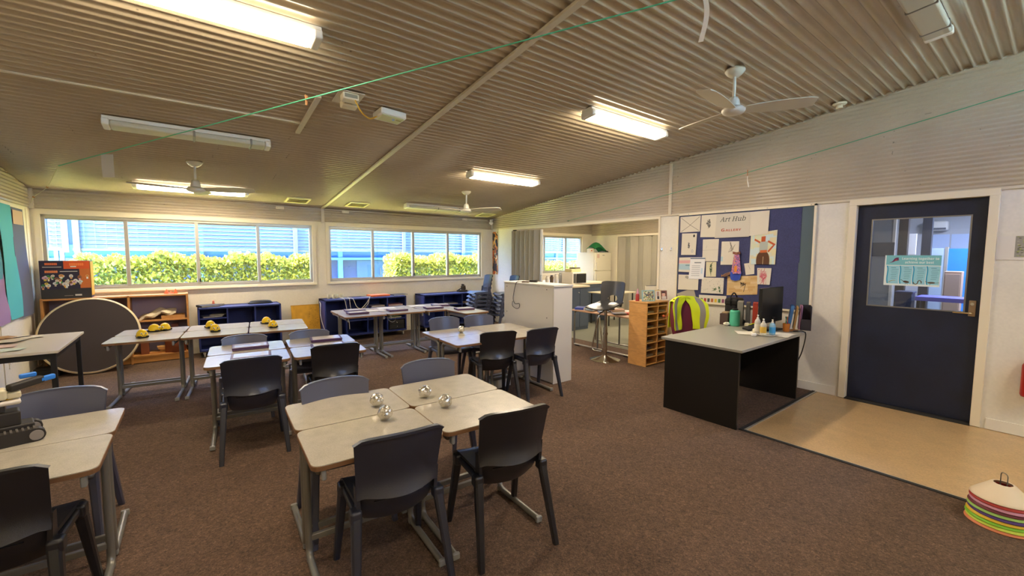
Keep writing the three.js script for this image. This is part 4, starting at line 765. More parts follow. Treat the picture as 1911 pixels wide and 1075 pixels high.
{
  const b = thing('drink_bottle', 'mint green insulated bottle on the black desk', 'bottle', [-.6, DT, 5.74]); const mg = mat(0x52b898, .45);
  part(b, 'body', lathe([[0, 0], [.05, 0], [.053, .01], [.053, .16], [.05, .175], [.038, .182], [0, .182]], 32), mg); part(b, 'lid', lathe([[0, .182], [.032, .182], [.032, .196], [.026, .2], [0, .2]], 24), M.black); part(b, 'carry_loop', bend([[-.02, .19, 0], [-.02, .215, 0], [.02, .215, 0], [.02, .19, 0]], .005, .012), M.black);
  const mo = thing('computer_monitor', 'black computer monitor on the wall end of the black desk', 'monitor', [-.52, DT, 6.08], PI - .02);
  part(mo, 'screen_housing', bx(.52, .38, .035, 0, .27, 0, .006), mat(0x0d0d0e, .4)); part(mo, 'screen', bx(.48, .345, .004, 0, .262, .0185), mat(0x26241e, .3)); part(mo, 'stand', [bx(.05, .14, .03, 0, .07, -.03, .004), bx(.24, .012, .16, 0, .006, -.01, .004)], M.black);
  const bk = (name, label, cat, x, z, w, h, d, c, turn, lean = 0) => { const t = thing(name, label, cat, [x, DT, z], turn); const T = (g) => xf(g, 0, 0, 0, 0, 0, lean); part(t, 'cover', [T(bx(w, h, d, 0, h / 2, 0, .002))], mat(c, .5)); part(t, 'pages', T(bx(w * .8, h * .97, d, 0, h / 2, .004)), mat(0xddd6c6, .8)); return t; };
  bk('magazine_file', 'grey magazine file behind the monitor', 'file', -.42, 5.72, .06, .27, .2, 0x8a8a86, 1.94); bk('magazine_file', 'dark grey magazine file behind the monitor', 'file', -.36, 5.78, .04, .26, .2, 0x55565a, 1.94); bk('ring_binder', 'red ring binder behind the monitor', 'binder', -.34, 5.85, .05, .26, .2, 0xb23c2a, 1.94); bk('ring_binder', 'salmon ring binder behind the monitor', 'binder', -.3, 5.92, .035, .25, .2, 0xc8745a, 1.94);
  bk('ring_binder', 'blue ring binder right of the monitor', 'binder', -.27, 6.17, .03, .26, .18, 0x3f76b0, 1.94, .12); bk('ring_binder', 'tan ring binder right of the monitor', 'binder', -.23, 6.21, .02, .25, .18, 0xb08a50, 1.94, .1); bk('ring_binder', 'pink ring binder right of the monitor', 'binder', -.2, 6.25, .02, .26, .18, 0xc890b8, 1.94, .06);
  const mf = thing('mesh_file_holder', 'black mesh file holder at the wall end of the desk', 'file holder', [-.2, DT, 6.31], -1.2); part(mf, 'mesh_side', [bx(.005, .26, .2, -.045, .13, 0), bx(.005, .26, .2, .045, .13, 0)], mat(0x2c2830, .7)); part(mf, 'mesh_back', [bx(.09, .26, .005, 0, .13, -.1), bx(.09, .12, .005, 0, .06, .1), bx(.09, .005, .2, 0, .003, 0)], mat(0x2c2830, .7));
  const bag = thing('camera_bag', 'black camera bag standing against the noticeboard', 'bag', [-.25, DT, 5.56], .1); part(bag, 'body', bx(.2, .27, .15, 0, .135, 0, .04), M.blackSoft); part(bag, 'flap', bx(.21, .1, .165, 0, .24, .005, .035), mat(0x131212, .7)); part(bag, 'strap', bend([[-.1, .2, 0], [-.13, .3, 0], [.0, .36, 0], [.12, .28, 0], [.1, .2, 0]], .008, .05), M.black);
  const dk = thing('desk_phone', 'dark desk telephone in front of the camera bag', 'telephone', [-.45, DT, 5.68], -.5); part(dk, 'base', bx(.2, .05, .18, 0, .03, 0, .012, [.15, 0, 0]), mat(0x1d2230, .5)); part(dk, 'handset', bx(.05, .04, .2, -.07, .075, 0, .015), mat(0x141822, .45)); part(dk, 'keypad', bx(.08, .01, .09, .035, .06, .01, .004, [.15, 0, 0]), M.steel);
  const cb = thing('tissue_box', 'brown box at the back left of the black desk', 'box', [-.56, DT, 5.6 + .02], .1); part(cb, 'carton', bx(.13, .13, .09, 0, .065, 0, .004), mat(0x4d3a32, .7)); part(cb, 'lid', bx(.1, .02, .07, .01, .138, 0, .008), mat(0xa08a68, .6));
  const ts = (label, x, z, s) => { const t = thing('crumpled_tissue', label, 'tissue', [x, DT, z]); const g = new THREE.IcosahedronGeometry(.03, 2), p = g.attributes.position, r = rng(s), memo = {}; for (let i = 0; i < p.count; i++) { const k = p.getX(i).toFixed(3) + p.getY(i).toFixed(3) + p.getZ(i).toFixed(3); memo[k] ??= .75 + .5 * r(); p.setXYZ(i, p.getX(i) * memo[k] * 1.2, p.getY(i) * memo[k] * .7, p.getZ(i) * memo[k]); } g.computeVertexNormals(); part(t, 'tissue', xf(g, 0, .02, 0), mat(0xd9d4c0, .85)); };
  ts('crumpled tissue beside the brown box', -.66, 5.68, 3); ts('crumpled tissue beside the mint bottle', -.53, 5.85, 4);
  const hv = thing('high_vis_pouch', 'black and fluoro yellow pouch lying on the desk', 'pouch', [-.72, DT, 6.02], -.7); part(hv, 'pouch', slab((u, v) => [(u - .5) * .22, .012 + .05 * Math.sin(u * PI) * Math.sin(v * PI), (v - .5) * .13], 10, 8, .02), M.blackSoft); part(hv, 'fluoro_panel', slab((u, v) => [-.06 + u * .15, .034 + .045 * Math.sin((.22 + u * .68) * PI) * Math.sin((.2 + v * .35) * PI), -.04 + v * .045], 8, 4, .004), mat(0xd9e81e, .6));
  const pump = (label, x, z, liquid, h, tint) => { const t = thing('pump_bottle', label, 'pump bottle', [x, DT + .012, z], .4); part(t, 'bottle', lathe([[0, 0], [.026, 0], [.028, .006], [.028, h * .62], [.02, h * .74], [.011, h * .78], [0, h * .78]], 24), phys(tint, .2, { transmission: .3, thickness: 0 })); part(t, 'liquid_label', lathe([[.0285, h * .12], [.0288, h * .12], [.0288, h * .5], [.0285, h * .5]], 24), mat(liquid, .4)); part(t, 'pump_head', [cyl(.012, .012, .018, 0, h * .8, 0, 14), cyl(.004, .004, .03, 0, h * .88, 0, 8), bx(.045, .012, .016, .012, h * .95, 0, .005)], M.white); };
  pump('clear pump bottle with a yellow label on the desk', -.985, 6.2, 0xd8b04a, .16, 0xe6e2d6); pump('clear pump bottle behind the yellow labelled one', -.95, 6.13, 0xe0dcd0, .19, 0xe8e6e0); pump('blue sanitiser pump bottle on the desk', -.9, 6.25, 0x3f9fe0, .15, 0x9fd0f0);
  one('white_saucer', lathe([[0, 0], [.07, 0], [.085, .01], [.082, .012], [.06, .006], [0, .006]], 32), M.white, 'white dish under the pump bottles', 'dish', null, [-.945, DT, 6.215]);
  const td = thing('tape_dispenser', 'white tape dispenser on the desk', 'tape dispenser', [-1.06, DT, 6.14], .5); part(td, 'body', bx(.13, .035, .045, 0, .0175, 0, .012), M.white); part(td, 'tape_roll', xf(new THREE.TorusGeometry(.022, .009, 10, 24), -.01, .045, 0), mat(0xe4dcc0, .4)); part(td, 'cutter', bx(.006, .014, .03, .062, .036, 0), M.steel);
  for (const [l, x, z, t, w] of [['white papers at the front corner of the desk', -.78, 6.28, .1, .21], ['folded white notice behind the tape dispenser', -.98, 6.02, .6, .16], ['brown memo pad beside the monitor stand', -.4, 6.25, .3, .12]]) one('desk_paper', slab((u, v) => [(u - .5) * w * 1.4, .004 + .003 * Math.sin(u * 4), (v - .5) * w], 5, 4, .001), mat(l[0] === 'b' ? 0xb07a3c : 0xdad6ca, .8), l, 'paper', null, [x, DT, z], t);
  one('monitor_lead', tube([[-.5, DT + .01, 6.3], [-.45, DT + .012, 6.36], [-.42, DT - .02, 6.39], [-.41, .5, 6.36], [-.42, .3, 6.3], [-.4, .05, 6.25], [-.3, .01, 6.2]], .006, 40, 6), M.black, 'black power cord dropping off the end of the black desk', 'cord');
  const pt = thing('pencil_tub', 'orange pencil tub behind the blue sanitiser', 'tub', [-.52, DT, 6.24]); part(pt, 'tub', lathe([[0, 0], [.03, 0], [.034, .085], [.03, .085], [.026, .005], [0, .005]], 20), mat(0xc8772a, .5)); for (let i = 0; i < 4; i++) part(pt, 'pencil', cyl(.004, .004, .15, Math.cos(i * 1.7) * .012, .085, Math.sin(i * 1.7) * .012, 6, [.1 * (i - 1.5), 0, .12 * (1.5 - i)]), mat([0x3060a0, 0xa03030, 0x30803a, 0xd0b030][i], .5));
}
// pigeonhole unit and what stands on it
{
  const o = thing('pigeonhole_unit', 'narrow beech pigeonhole unit beside the black desk', 'pigeonhole', [-.42, 0, 4.475]); const w = .5, d = .29, h = .885;
  part(o, 'side_panel', bx(.018, h, d, -w / 2 + .009, h / 2, 0, .002), M.beech); part(o, 'side_panel', bx(.018, h, d, w / 2 - .009, h / 2, 0, .002), M.beech); part(o, 'divider', bx(.014, h - .03, d - .01, .02, h / 2, 0), M.beech); part(o, 'top_panel', bx(w + .01, .02, d + .012, 0, h - .008, 0, .002), M.beech); part(o, 'back_panel', bx(w - .02, h - .02, .006, 0, h / 2, -d / 2 + .005), mat(0x5a3820, .7));
  for (let i = 0; i < 9; i++) { part(o, 'shelf', bx(w / 2 - .0, .012, d - .01, -w / 4 + .018, .02 + i * .1, .0), M.beech); part(o, 'shelf', bx(w / 2 - .04, .012, d - .01, w / 4 + .0, .02 + i * .1, 0), M.beech); }
  const pic = (name, label, x, z, ww, hh, turn, frame, draw) => { const t = thing(name, label, 'picture frame', [x, h + .002, z], turn); const L = (g) => xf(g, 0, 0, 0, -.16); part(t, 'frame', L(bx(ww, hh, .012, 0, hh / 2, 0, .003)), mat(frame, .5)); const p = new THREE.PlaneGeometry(ww * .8, hh * .82); p.translate(0, hh / 2, .0067); part(t, 'picture', L(p), mat(0xffffff, .4, { map: canvasTex(128, 128, draw) }), null, true); part(t, 'easel_leg', bx(.03, hh * .7, .004, 0, hh * .33, -.045, 0, [.28, 0, 0]), mat(0x4a3a2c, .7)); };
  pic('framed_print', 'wide frame of speckled green pattern on the pigeonhole unit', -.54, 4.55, .19, .155, -.5, 0x8fb0b4, (c) => { c.fillStyle = '#d9d4b0'; c.fillRect(0, 0, 128, 128); const r = rng(9); for (let i = 0; i < 160; i++) { c.fillStyle = ['#5c7a4a', '#8aa05a', '#c9b26a', '#4a5a78', '#7a4a3a'][i % 5]; c.beginPath(); c.arc(r() * 128, r() * 128, 3 + r() * 5, 0, 7); c.fill(); } c.fillStyle = '#3a4050'; c.fillRect(28, 44, 72, 8); c.fillRect(34, 58, 60, 7); });
  pic('photo_frame', 'small timber photo frame on the pigeonhole unit', -.36, 4.58, .095, .15, -.5, 0xd9b878, (c) => { c.fillStyle = '#e8ddc8'; c.fillRect(0, 0, 128, 128); c.fillStyle = '#b08a78'; c.fillRect(34, 10, 60, 64); c.fillStyle = '#3a2a2a'; c.fillRect(40, 76, 52, 42); });
  pic('photo_frame', 'white photo frame at the right of the pigeonhole unit', -.22, 4.58, .12, .15, -.5, 0xe8e0cc, (c) => { c.fillStyle = '#7a4a38'; c.fillRect(0, 0, 128, 128); c.fillStyle = '#e8b898'; c.beginPath(); c.arc(60, 60, 34, 0, 7); c.fill(); c.fillStyle = '#e0d4c4'; c.fillRect(20, 84, 90, 40); c.fillStyle = '#3a2018'; c.fillRect(28, 16, 60, 22); });
  const cal = thing('desk_calendar', 'cream flip calendar at the back of the pigeonhole unit', 'calendar', [-.33, h + .002, 4.45], -.5); part(cal, 'page_block', xf(bx(.17, .2, .012, 0, .1, 0, .002), 0, 0, 0, -.12), mat(0xe4dcc0, .7)); part(cal, 'spiral_binding', cyl(.007, .007, .15, 0, .2, -.022, 10, [0, 0, PI / 2]), M.steel); part(cal, 'printed_grid', xf(bx(.06, .1, .003, .03, .07, .008), 0, 0, 0, -.12), mat(0x9aa078, .7));
  const cone = thing('bottle_of_paint', 'pink and white squeeze bottle behind the speckled print', 'bottle', [-.61, h + .002, 4.42]); part(cone, 'bottle', lathe([[0, 0], [.026, 0], [.026, .08], [.01, .12], [0, .12]]), mat(0xa83a3c, .5)); part(cone, 'cap', lathe([[0, .1], [.018, .1], [.004, .17], [0, .17]]), mat(0xd99ab0, .5));
  const ht = thing('hand_bell', 'dark brown wooden clapper on the pigeonhole unit', 'clapper', [-.16, h + .002, 4.42], .2); part(ht, 'handle', bx(.03, .13, .03, 0, .065, 0, .008), mat(0x4a3626, .7)); part(ht, 'clapper_plate', bx(.06, .07, .012, .03, .1, .01, .006), mat(0x3a2c22, .7));
  const r = rng(31); for (let c = 0; c < 2; c++) for (let i = 1; i < 8; i++) { if (r() < .4) continue; one('worksheet_pile', bx(.19, .012 + .016 * r(), .22, 0, 0, 0, .002), mat([0x8a7460, 0x9a9080, 0x6a5a52][i % 3], .85), `worksheet pile in the ${c ? 'right' : 'left'} column of the pigeonhole unit, slot ${['', 'two', 'three', 'four', 'five', 'six', 'seven', 'eight'][i]} from the bottom`, 'papers', 'worksheets in the pigeonholes', [c ? -.29 : -.55, .04 + i * .1, 4.48]); }
  const pb = thing('archive_box', 'white document box between the pigeonhole unit and the desk', 'box', [-.22, 0, 4.82], .1); part(pb, 'carton', bx(.12, .42, .24, 0, .21, 0, .003), mat(0xd8d8d2, .6)); part(pb, 'label', bx(.1, .12, .002, 0, .33, .122), mat(0x8fb0a4, .6));
  const orange = thing('orange_scoop', 'orange handled scoop sticking out of a right pigeonhole', 'scoop', [-.24, .66, 4.62], .3); part(orange, 'handle', bend([[-.05, .01, 0], [.02, .0, .03], [.07, .04, .03]], .008, .03), mat(0xd0683c, .5)); part(orange, 'cup', sph(.02, -.06, .012, 0), mat(0xd0683c, .5));
}
// stool
{
  const o = thing('bar_stool', 'black bucket seat stool on a chrome pedestal', 'stool', [-.77, 0, 4.0], -1.45), k = plas(0x2a2a2c, .6);
  part(o, 'base_disc', lathe([[0, 0], [.215, 0], [.218, .006], [.16, .02], [.06, .05], [.03, .07], [0, .07]], 40), M.chrome); part(o, 'pedestal', [cyl(.03, .03, .4, 0, .27, 0, 20), cyl(.022, .022, .3, 0, .6, 0, 20), cyl(.036, .036, .03, 0, .38, 0, 20)], M.chrome);
  part(o, 'foot_ring', bend([[0, .72, .03], [0, .69, .16], [.0, .64, .19], [-.09, .2, .2], [-.07, .16, .2], [.07, .16, .2], [.09, .2, .2], [.02, .64, .19]], .011, .04), M.chrome); part(o, 'seat_plate', bx(.2, .02, .2, 0, .745, .02, .006), M.black);
  const bf = (a, v) => { const w = .17 + .03 * Math.sin(v * 1.9); return [a * w, .775 + v * .36 - .02 * Math.pow(Math.abs(a), 8) * v, -.17 + 1.3 * (a * w) ** 2 - .06 * v]; }, el = (a) => Math.abs(a) < .42 ? .14 * Math.sqrt(1 - (a / .42) ** 2) : 0;
  part(o, 'backrest', [slab((u, v) => { const a = u * 2 - 1, s = .3 + el(a); return bf(a, s + v * (1 - s)); }, 30, 10, .012), slab((u, v) => { const a = u * 2 - 1; return bf(a, v * (.3 - el(a))); }, 30, 4, .012)], k); part(o, 'seat', slab((u, v) => { const a = u * 2 - 1; return [a * (.19 + .01 * Math.sin(v * PI)), .775 + .02 * a * a + .045 * Math.pow(1 - v, 3) - .025 * Math.pow(v, 4), -.16 + v * .4]; }, 12, 12, .016), k);
  part(o, 'lift_lever', tube([[.02, .74, .05], [.12, .73, .1], [.16, .735, .12]], .006, 12, 6), M.black);
}
// book table in the opening
{
  const o = thing('book_table', 'low table with bent tube legs piled with books in the kitchen opening', 'table', [-.15, 0, 3.6]);
  part(o, 'tabletop', bx(.62, .022, 1.22, 0, .6, 0, .004), mat(0xb98f6a, .45)); for (const z of [-.56, -.05, .56]) part(o, 'leg', bend([[-.27, .03, z], [-.27, .58, z], [.27, .58, z], [.27, .03, z]], .014, .06), M.steel);
  part(o, 'foot_rail', [bend([[-.27, .03, -.56], [-.27, .03, .56]], .014, .01), bend([[.27, .03, -.56], [.27, .03, .56]], .014, .01)], M.aluminium); part(o, 'foot_pad', [-.5, -.1, .1, .5].map((z) => bx(.05, .03, .09, -.25, .015, z, .006)), M.black);
  const r = rng(55), cols = [0x3a4a9a, 0xd8d0b8, 0xc9b04a, 0x8a9aa0, 0x9a4a3c, 0xd8d4c8, 0x6a7a9a, 0xb08060, 0xe0d8d0, 0x5a5a6a, 0xb84a3a, 0xc8b8a8], nm = ['indigo', 'cream', 'mustard', 'grey', 'rust red', 'white', 'steel blue', 'brown', 'ivory', 'slate', 'scarlet', 'beige'];
  for (let i = 0; i < 12; i++) { const t = thing('picture_book', nm[i] + ' covered book lying on the bent leg table', 'book', [-.34 + (i % 3) * .16 + r() * .04, .612 + (i % 2) * .012, 3.08 + i * .09], r() * 1.4 - .7, 'books on the bent leg table'); const h = .012 + r() * .03; part(t, 'cover', [bx(.2, .003, .15, 0, h, 0), bx(.2, .003, .15, 0, .0015, 0), bx(.004, h, .15, -.098, h / 2, 0)], mat(cols[i], .5)); part(t, 'pages', bx(.19, h - .004, .14, .002, h / 2, 0), mat(0xe0dac8, .8)); }
  const tub = thing('book_tub', 'dark red tub of magazines under the kitchen window side of the table', 'tub', [.75, 0, 3.75]); part(tub, 'tub', bx(.5, .06, .34, 0, .46, 0, .01), mat(0x6a2420, .6)); part(tub, 'tub_stand', [bx(.03, .44, .03, -.2, .22, -.12), bx(.03, .44, .03, .2, .22, -.12), bx(.03, .44, .03, -.2, .22, .12), bx(.03, .44, .03, .2, .22, .12)], M.black); part(tub, 'magazines', [bx(.4, .05, .26, 0, .5, 0, .004, [0, .2, 0]), bx(.3, .03, .2, .03, .535, .02, .004, [0, -.3, 0])], mat(0x9aa6b8, .6));
}
// ---------- kitchen ----------
{
  const f = thing('refrigerator', 'tall cream two door refrigerator in the kitchen', 'refrigerator', [2.97, 0, .42]), cm = mat(0xe2dcc4, .35);
  part(f, 'body', bx(.62, 1.58, .6, 0, .8, -.02, .01), cm); part(f, 'freezer_door', bx(.62, .46, .04, 0, 1.355, .31, .012), cm); part(f, 'main_door', bx(.62, 1.09, .04, 0, .575, .31, .012), cm); part(f, 'door_handle', [bx(.02, .2, .03, -.28, 1.24, .345, .005), bx(.02, .3, .03, -.28, .9, .345, .005)], mat(0xd0cab4, .4)); part(f, 'notice', bx(.09, .1, .002, -.2, 1.5, .332), mat(0xd0b0a0, .7), 'small pinkish notice'); part(f, 'badge', bx(.08, .015, .003, .0, 1.52, .332), M.steel);
  const bkt = thing('green_bag', 'green cloth bag flopped on top of the refrigerator', 'bag', [3.05, 1.59, .42]); part(bkt, 'bag', slab((u, v) => [-.2 + u * .46, .05 + .23 * Math.pow(Math.sin((.1 + u * .85) * PI), .8) * (.5 + .5 * Math.sin(v * PI)) - .05 * u, -.14 + v * .28], 14, 8, .03), mat(0x1f7a45, .8)); part(bkt, 'bag_strap', tube([[.2, .06, .12], [.28, .03, .16], [.33, .02, .14]], .012, 12, 6), mat(0x1a1c1a, .7));
  for (const [i, l] of ['white carton on the refrigerator beside the green bag', 'grey tin on the refrigerator at the window side', 'cream packet on top of the refrigerator'].entries()) { const t = thing('packet', l, 'packet', [2.74 + i * .1, 1.59, .5 - i * .08]); part(t, 'pack', bx([.14, .08, .16][i], [.1, .13, .15][i], .1, 0, [.05, .065, .075][i], 0, .004), mat([0xe2ddd0, 0x8a8a88, 0xe6d8a8][i], .6)); part(t, 'pack_label', bx(.05, .03, .002, 0, .05, .051), mat([0xb06048, 0xd8d8d8, 0xb89048][i], .6)); }
  const b = thing('kitchen_bench', 'blue grey kitchen cupboard bench with pale top', 'bench', [.6, 0, 1.8]); const bm = mat(0x4a5668, .5);
  part(b, 'carcass', bx(.8, .86, .5, 0, .43, 0, .004), bm); part(b, 'benchtop', bx(.84, .035, .54, 0, .882, 0, .006), mat(0xd8ccb0, .4)); for (let i = 0; i < 3; i++) { const d = part(b, 'cupboard_door', bx(.255, .78, .016, -.265 + i * .265, .45, .258, .003), bm); part(d, 'door_knob', sph(.012, -.17 + i * .265, .76, .275), M.chrome); }
  const mw = thing('microwave_oven', 'white microwave with a black glass door on the kitchen bench', 'microwave', [1.18, .9, 1.45]); 
  part(mw, 'body', bx(.42, .25, .34, 0, .125, 0, .01), M.white); part(mw, 'glass_door', bx(.3, .2, .012, .05, .12, .174, .004), M.black); part(mw, 'control_panel', bx(.07, .2, .01, -.15, .12, .173, .003), mat(0x4a4a4a, .5));
  const b2 = thing('kitchen_bench', 'kitchen bench under the kitchen window carrying the microwave', 'bench', [1.35, 0, .7]); part(b2, 'carcass', bx(1.9, .86, 1.35, 0, .43, .1, .004), bm); part(b2, 'benchtop', bx(1.95, .035, 1.4, 0, .882, .1, .006), mat(0xd8ccb0, .4));
  for (const [i, l] of ['tall white jar on the kitchen window bench', 'brown bottle on the kitchen window bench', 'white mug rack on the kitchen window bench', 'steel canister on the kitchen window bench'].entries()) { const t = thing('canister', l, 'canister', [.62 + i * .13, .9, 1.2]); part(t, 'canister', lathe([[0, 0], [.04, 0], [.042, .12 + i * .02], [.03, .14 + i * .02], [0, .14 + i * .02]], 18), mat([0xe6e2d8, 0x5a4a3a, 0xdedad0, 0xa8a6a0][i], .4)); part(t, 'lid', cyl(.03, .028, .02, 0, .15 + i * .02, 0, 16), mat([0xd0c8b8, 0x2a2420, 0xb8b4a8, 0x70706c][i], .4)); }
  const py = thing('bread_box', 'pale bread box stacked on the microwave', 'box', [1.15, 1.152, 1.45]); part(py, 'box', bx(.3, .07, .2, 0, .035, 0, .01), mat(0xd8cf9a, .6)); part(py, 'paper_pile', bx(.2, .03, .16, .05, .085, 0, .004, [0, .2, 0]), mat(0x6a6658, .8));
  const kt = thing('kitchen_table', 'small pale table in front of the refrigerator', 'table', [2.0, 0, 1.85]); part(kt, 'tabletop', bx(.9, .025, .6, 0, .69, 0, .004), mat(0xd8cdb0, .45)); for (const sx of [-1, 1]) for (const sz of [-1, 1]) part(kt, 'leg', cyl(.016, .016, .68, sx * .4, .34, sz * .25, 12), M.rubber);
  const bt = thing('blue_tub', 'bright blue plastic tub on the kitchen table', 'tub', [1.86, .703, 1.75]); part(bt, 'tub', lathe([[0, 0], [.09, 0], [.12, .13], [.116, .13], [.086, .006], [0, .006]], 4), mat(0x2a4ac0, .45)); part(bt, 'tub_rim', xf(new THREE.TorusGeometry(.118, .006, 6, 4), 0, .13, 0, PI / 2), mat(0x3a5ad0, .45));
}
// ---------- room behind the navy door ----------
{
  const scr = (label, x, z0, z1, h, c) => { const p = thing('partition_screen', label, 'partition', [x, 0, (z0 + z1) / 2]); part(p, 'panel', bx(.05, h - .04, z1 - z0, 0, h / 2, 0, .004), mat(c, .7)); parts(p, 'post', [bx(.06, h, .03, 0, h / 2, -(z1 - z0) / 2), bx(.06, h, .03, 0, h / 2, (z1 - z0) / 2)], M.aluminium); return p; };
  scr('bright blue partition panel behind the door glass', 3.6, 6.9, 7.45, 1.655, 0x1278d0); scr('pale grey partition panel behind the door glass', 3.0, 6.74, 6.97, 1.65, 0xa0b4c8);
  const g = scr('grey wall panel at the left behind the door glass', 2.5, 5.6, 6.49, 2.45, 0x6e7274); part(g, 'dark_board', bx(.01, .2, .42, -.03, 1.615, .25), mat(0x3c4044, .7));
  const t = thing('corridor_table', 'violet topped counter behind the door glass', 'table', [1.75, 0, 7.15]); part(t, 'tabletop', bx(.4, .05, .5, 0, 1.0, 0, .004), mat(0x5a5ab8, .5)); for (const sx of [-1, 1]) for (const sz of [-1, 1]) part(t, 'leg', bx(.03, .98, .03, sx * .17, .49, sz * .22), M.rubber);
  const n = thing('navy_box', 'navy cabinet low behind the door glass', 'cabinet', [1.62, 0, 6.8]); part(n, 'body', bx(.2, 1.06, .15, 0, .53, 0, .006), mat(0x1c2a48, .6)); part(n, 'top', bx(.22, .02, .17, 0, 1.07, 0, .004), mat(0x2c3a58, .5));
  const c = thing('corridor_cabinet', 'beige cabinet behind the door glass', 'cabinet', [2.5, 0, 7.115]); part(c, 'body', bx(.2, 1.32, .16, 0, .66, 0, .006), mat(0xb89a84, .6)); part(c, 'door', bx(.012, 1.25, .14, -.104, .66, 0, .003), mat(0xc4a892, .6));
  const d = thing('corridor_post', 'dark column with a pale panel behind the door glass', 'column', [2.7, 0, 6.6]); part(d, 'column', bx(.1, 2.45, .1, -.06, 1.225, -.035), mat(0x2a2624, .6)); part(d, 'second_column', bx(.1, 2.45, .1, .15, 1.225, .18), mat(0x22262e, .6)); part(d, 'pale_panel', bx(.03, .3, .085, .08, 1.69, .04, .004), M.white);
  const a = thing('air_conditioner', 'white wall air conditioner behind the door glass', 'air conditioner', [4.55, 2.03, 6.63]); part(a, 'casing', bx(.18, .16, .3, 0, 0, 0, .03), M.white); part(a, 'louvre', bx(.02, .03, .26, -.09, -.05, 0), mat(0x6a6e74, .5));
  for (const [i, l] of ['left of two pale blue notices on the far wall behind the door', 'right of two pale blue notices on the far wall behind the door'].entries()) one('wall_notice', bx(.006, .4, .28, 0, 0, 0), mat(0xb8ccec, .7), l, 'notice', null, [4.645, 1.69, 6.65 + i * .3]);
}
// ---------- marker cones by the door ----------
{
  const cols = [[0xe0875a, 'orange'], [0xc8d84a, 'yellow green'], [0x7fbf2a, 'lime green'], [0xe0b82a, 'yellow'], [0x4a2c78, 'purple'], [0x9ac060, 'pale green'], [0x6a2430, 'maroon'], [0xc88aa0, 'pink'], [0xa82c20, 'red'], [0xe0cdb0, 'cream']];
  const prof = [[.036, .075], [.045, .075], [.112, .014], [.122, .004], [.118, 0], [.108, .01], [.04, .07], [.036, .075]];
  cols.forEach(([c, n], i) => one('marker_cone', (() => { const g = lathe(prof, 40), k = 1.16 - .012 * i; g.scale(k, 1.16, k); return g; })(), mat(c, .55), n + (i === 9 ? ' marker cone on top of the stack by the door' : ` marker cone in the stack by the door, ${['lowest', 'second from the floor', 'third from the floor', 'fourth from the floor', 'fifth from the floor', 'sixth from the floor', 'seventh from the floor', 'eighth from the floor', 'just under the top one'][i]}`), 'cone', 'stacked marker cones', [-1.945 + i * .003, i * .0158, 7.87 + Math.sin(i * 2) * .003], i * .4));
  const h = thing('cone_carrier', 'thin wire handle poking out of the cone stack', 'handle', [-1.92, 0, 7.87], .75); part(h, 'wire_loop', bend([[-.02, .02, 0], [-.02, .29, 0], [.02, .29, 0], [.02, .02, 0]], .0025, .018), M.steel); part(h, 'base_plate', cyl(.03, .03, .01, 0, .01, 0, 20), M.black);
}
// ---------- noticeboard and its papers ----------
{
  const o = thing('noticeboard', 'navy felt noticeboard with a cream frame beside the door', 'noticeboard', [0, 0, 0]);
  const felt = mat(0xffffff, .9, { map: dataTex(256, (u, v) => { const k = .9 + .16 * nD(u, v) + .08 * nC(u, v); return [62 * k, 66 * k, 104 * k]; }, .8) });
  part(o, 'felt_panel', bb(-.016, -.004, .895, 2.075, 4.65, 6.28), mat(0x56666e, .85), 'grey green backing strip'); part(o, 'navy_paper', [bb(-.019, -.0165, .9, 1.46, 4.66, 6.15), bb(-.0192, -.0168, 1.44, 2.065, 4.66, 6.16)], felt, 'navy backing paper');
  part(o, 'board_frame', [bb(-.03, 0, .875, .897, 4.634, 6.3), bb(-.03, 0, 2.073, 2.095, 4.634, 6.3), bb(-.03, 0, .875, 2.095, 4.634, 4.652), bb(-.03, 0, .875, 2.095, 6.28, 6.3)], M.trim, 'cream frame');
  part(o, 'frame_screw', [4.8, 5.3, 5.8, 6.25].map((z) => cyl(.005, .005, .004, -.032, 2.084, z, 8, [0, 0, PI / 2])), M.steel);
}
let depth = 0;
function paper(label, q, draw, base = 0xd6cfbf, px = 160) { // q: corners [y, z] top left, top right, bottom right, bottom left
  const x = -.023 - depth; depth = (depth + .0022) % .011;
  const f = (u, v) => { const t = 1 - v, y = (q[0][0] * (1 - u) + q[1][0] * u) * (1 - t) + (q[3][0] * (1 - u) + q[2][0] * u) * t, z = (q[0][1] * (1 - u) + q[1][1] * u) * (1 - t) + (q[3][1] * (1 - u) + q[2][1] * u) * t; return [x - .005 * t * t * (.5 + u * .5), y, z]; };
  const m = draw ? mat(0xffffff, .8, { map: canvasTex(px, px, (c, w, h) => { c.fillStyle = '#' + base.toString(16); c.fillRect(0, 0, w, h); draw(c, w, h); }) }) : mat(base, .8);
  return one('pinned_paper', slab(f, 6, 6, .0008), m, label, 'paper', 'papers on the noticeboard', [0, 0, 0], 0, true);
}
const line = (c, col, w, ...pts) => { c.strokeStyle = col; c.lineWidth = w; c.beginPath(); pts.forEach(([x, y], i) => i ? c.lineTo(x, y) : c.moveTo(x, y)); c.stroke(); };
const scribble = (c, col, x, y, s, n, seed, w = 2) => { const r = rng(seed); c.strokeStyle = col; c.lineWidth = w; c.beginPath(); c.moveTo(x, y); for (let i = 0; i < n; i++) c.lineTo(x + (r() - .5) * s, y + (r() - .5) * s * 1.3); c.stroke(); };
paper('white sheet with a large hand drawn cross', [[2.055, 4.675], [2.058, 4.972], [1.843, 4.969], [1.839, 4.678]], (c, w, h) => { line(c, '#6a6258', 3, [8, 12], [w * .5, h * .55], [w - 8, h - 10]); line(c, '#6a6258', 3, [w - 8, 10], [w * .45, h * .62], [10, h - 8]); });
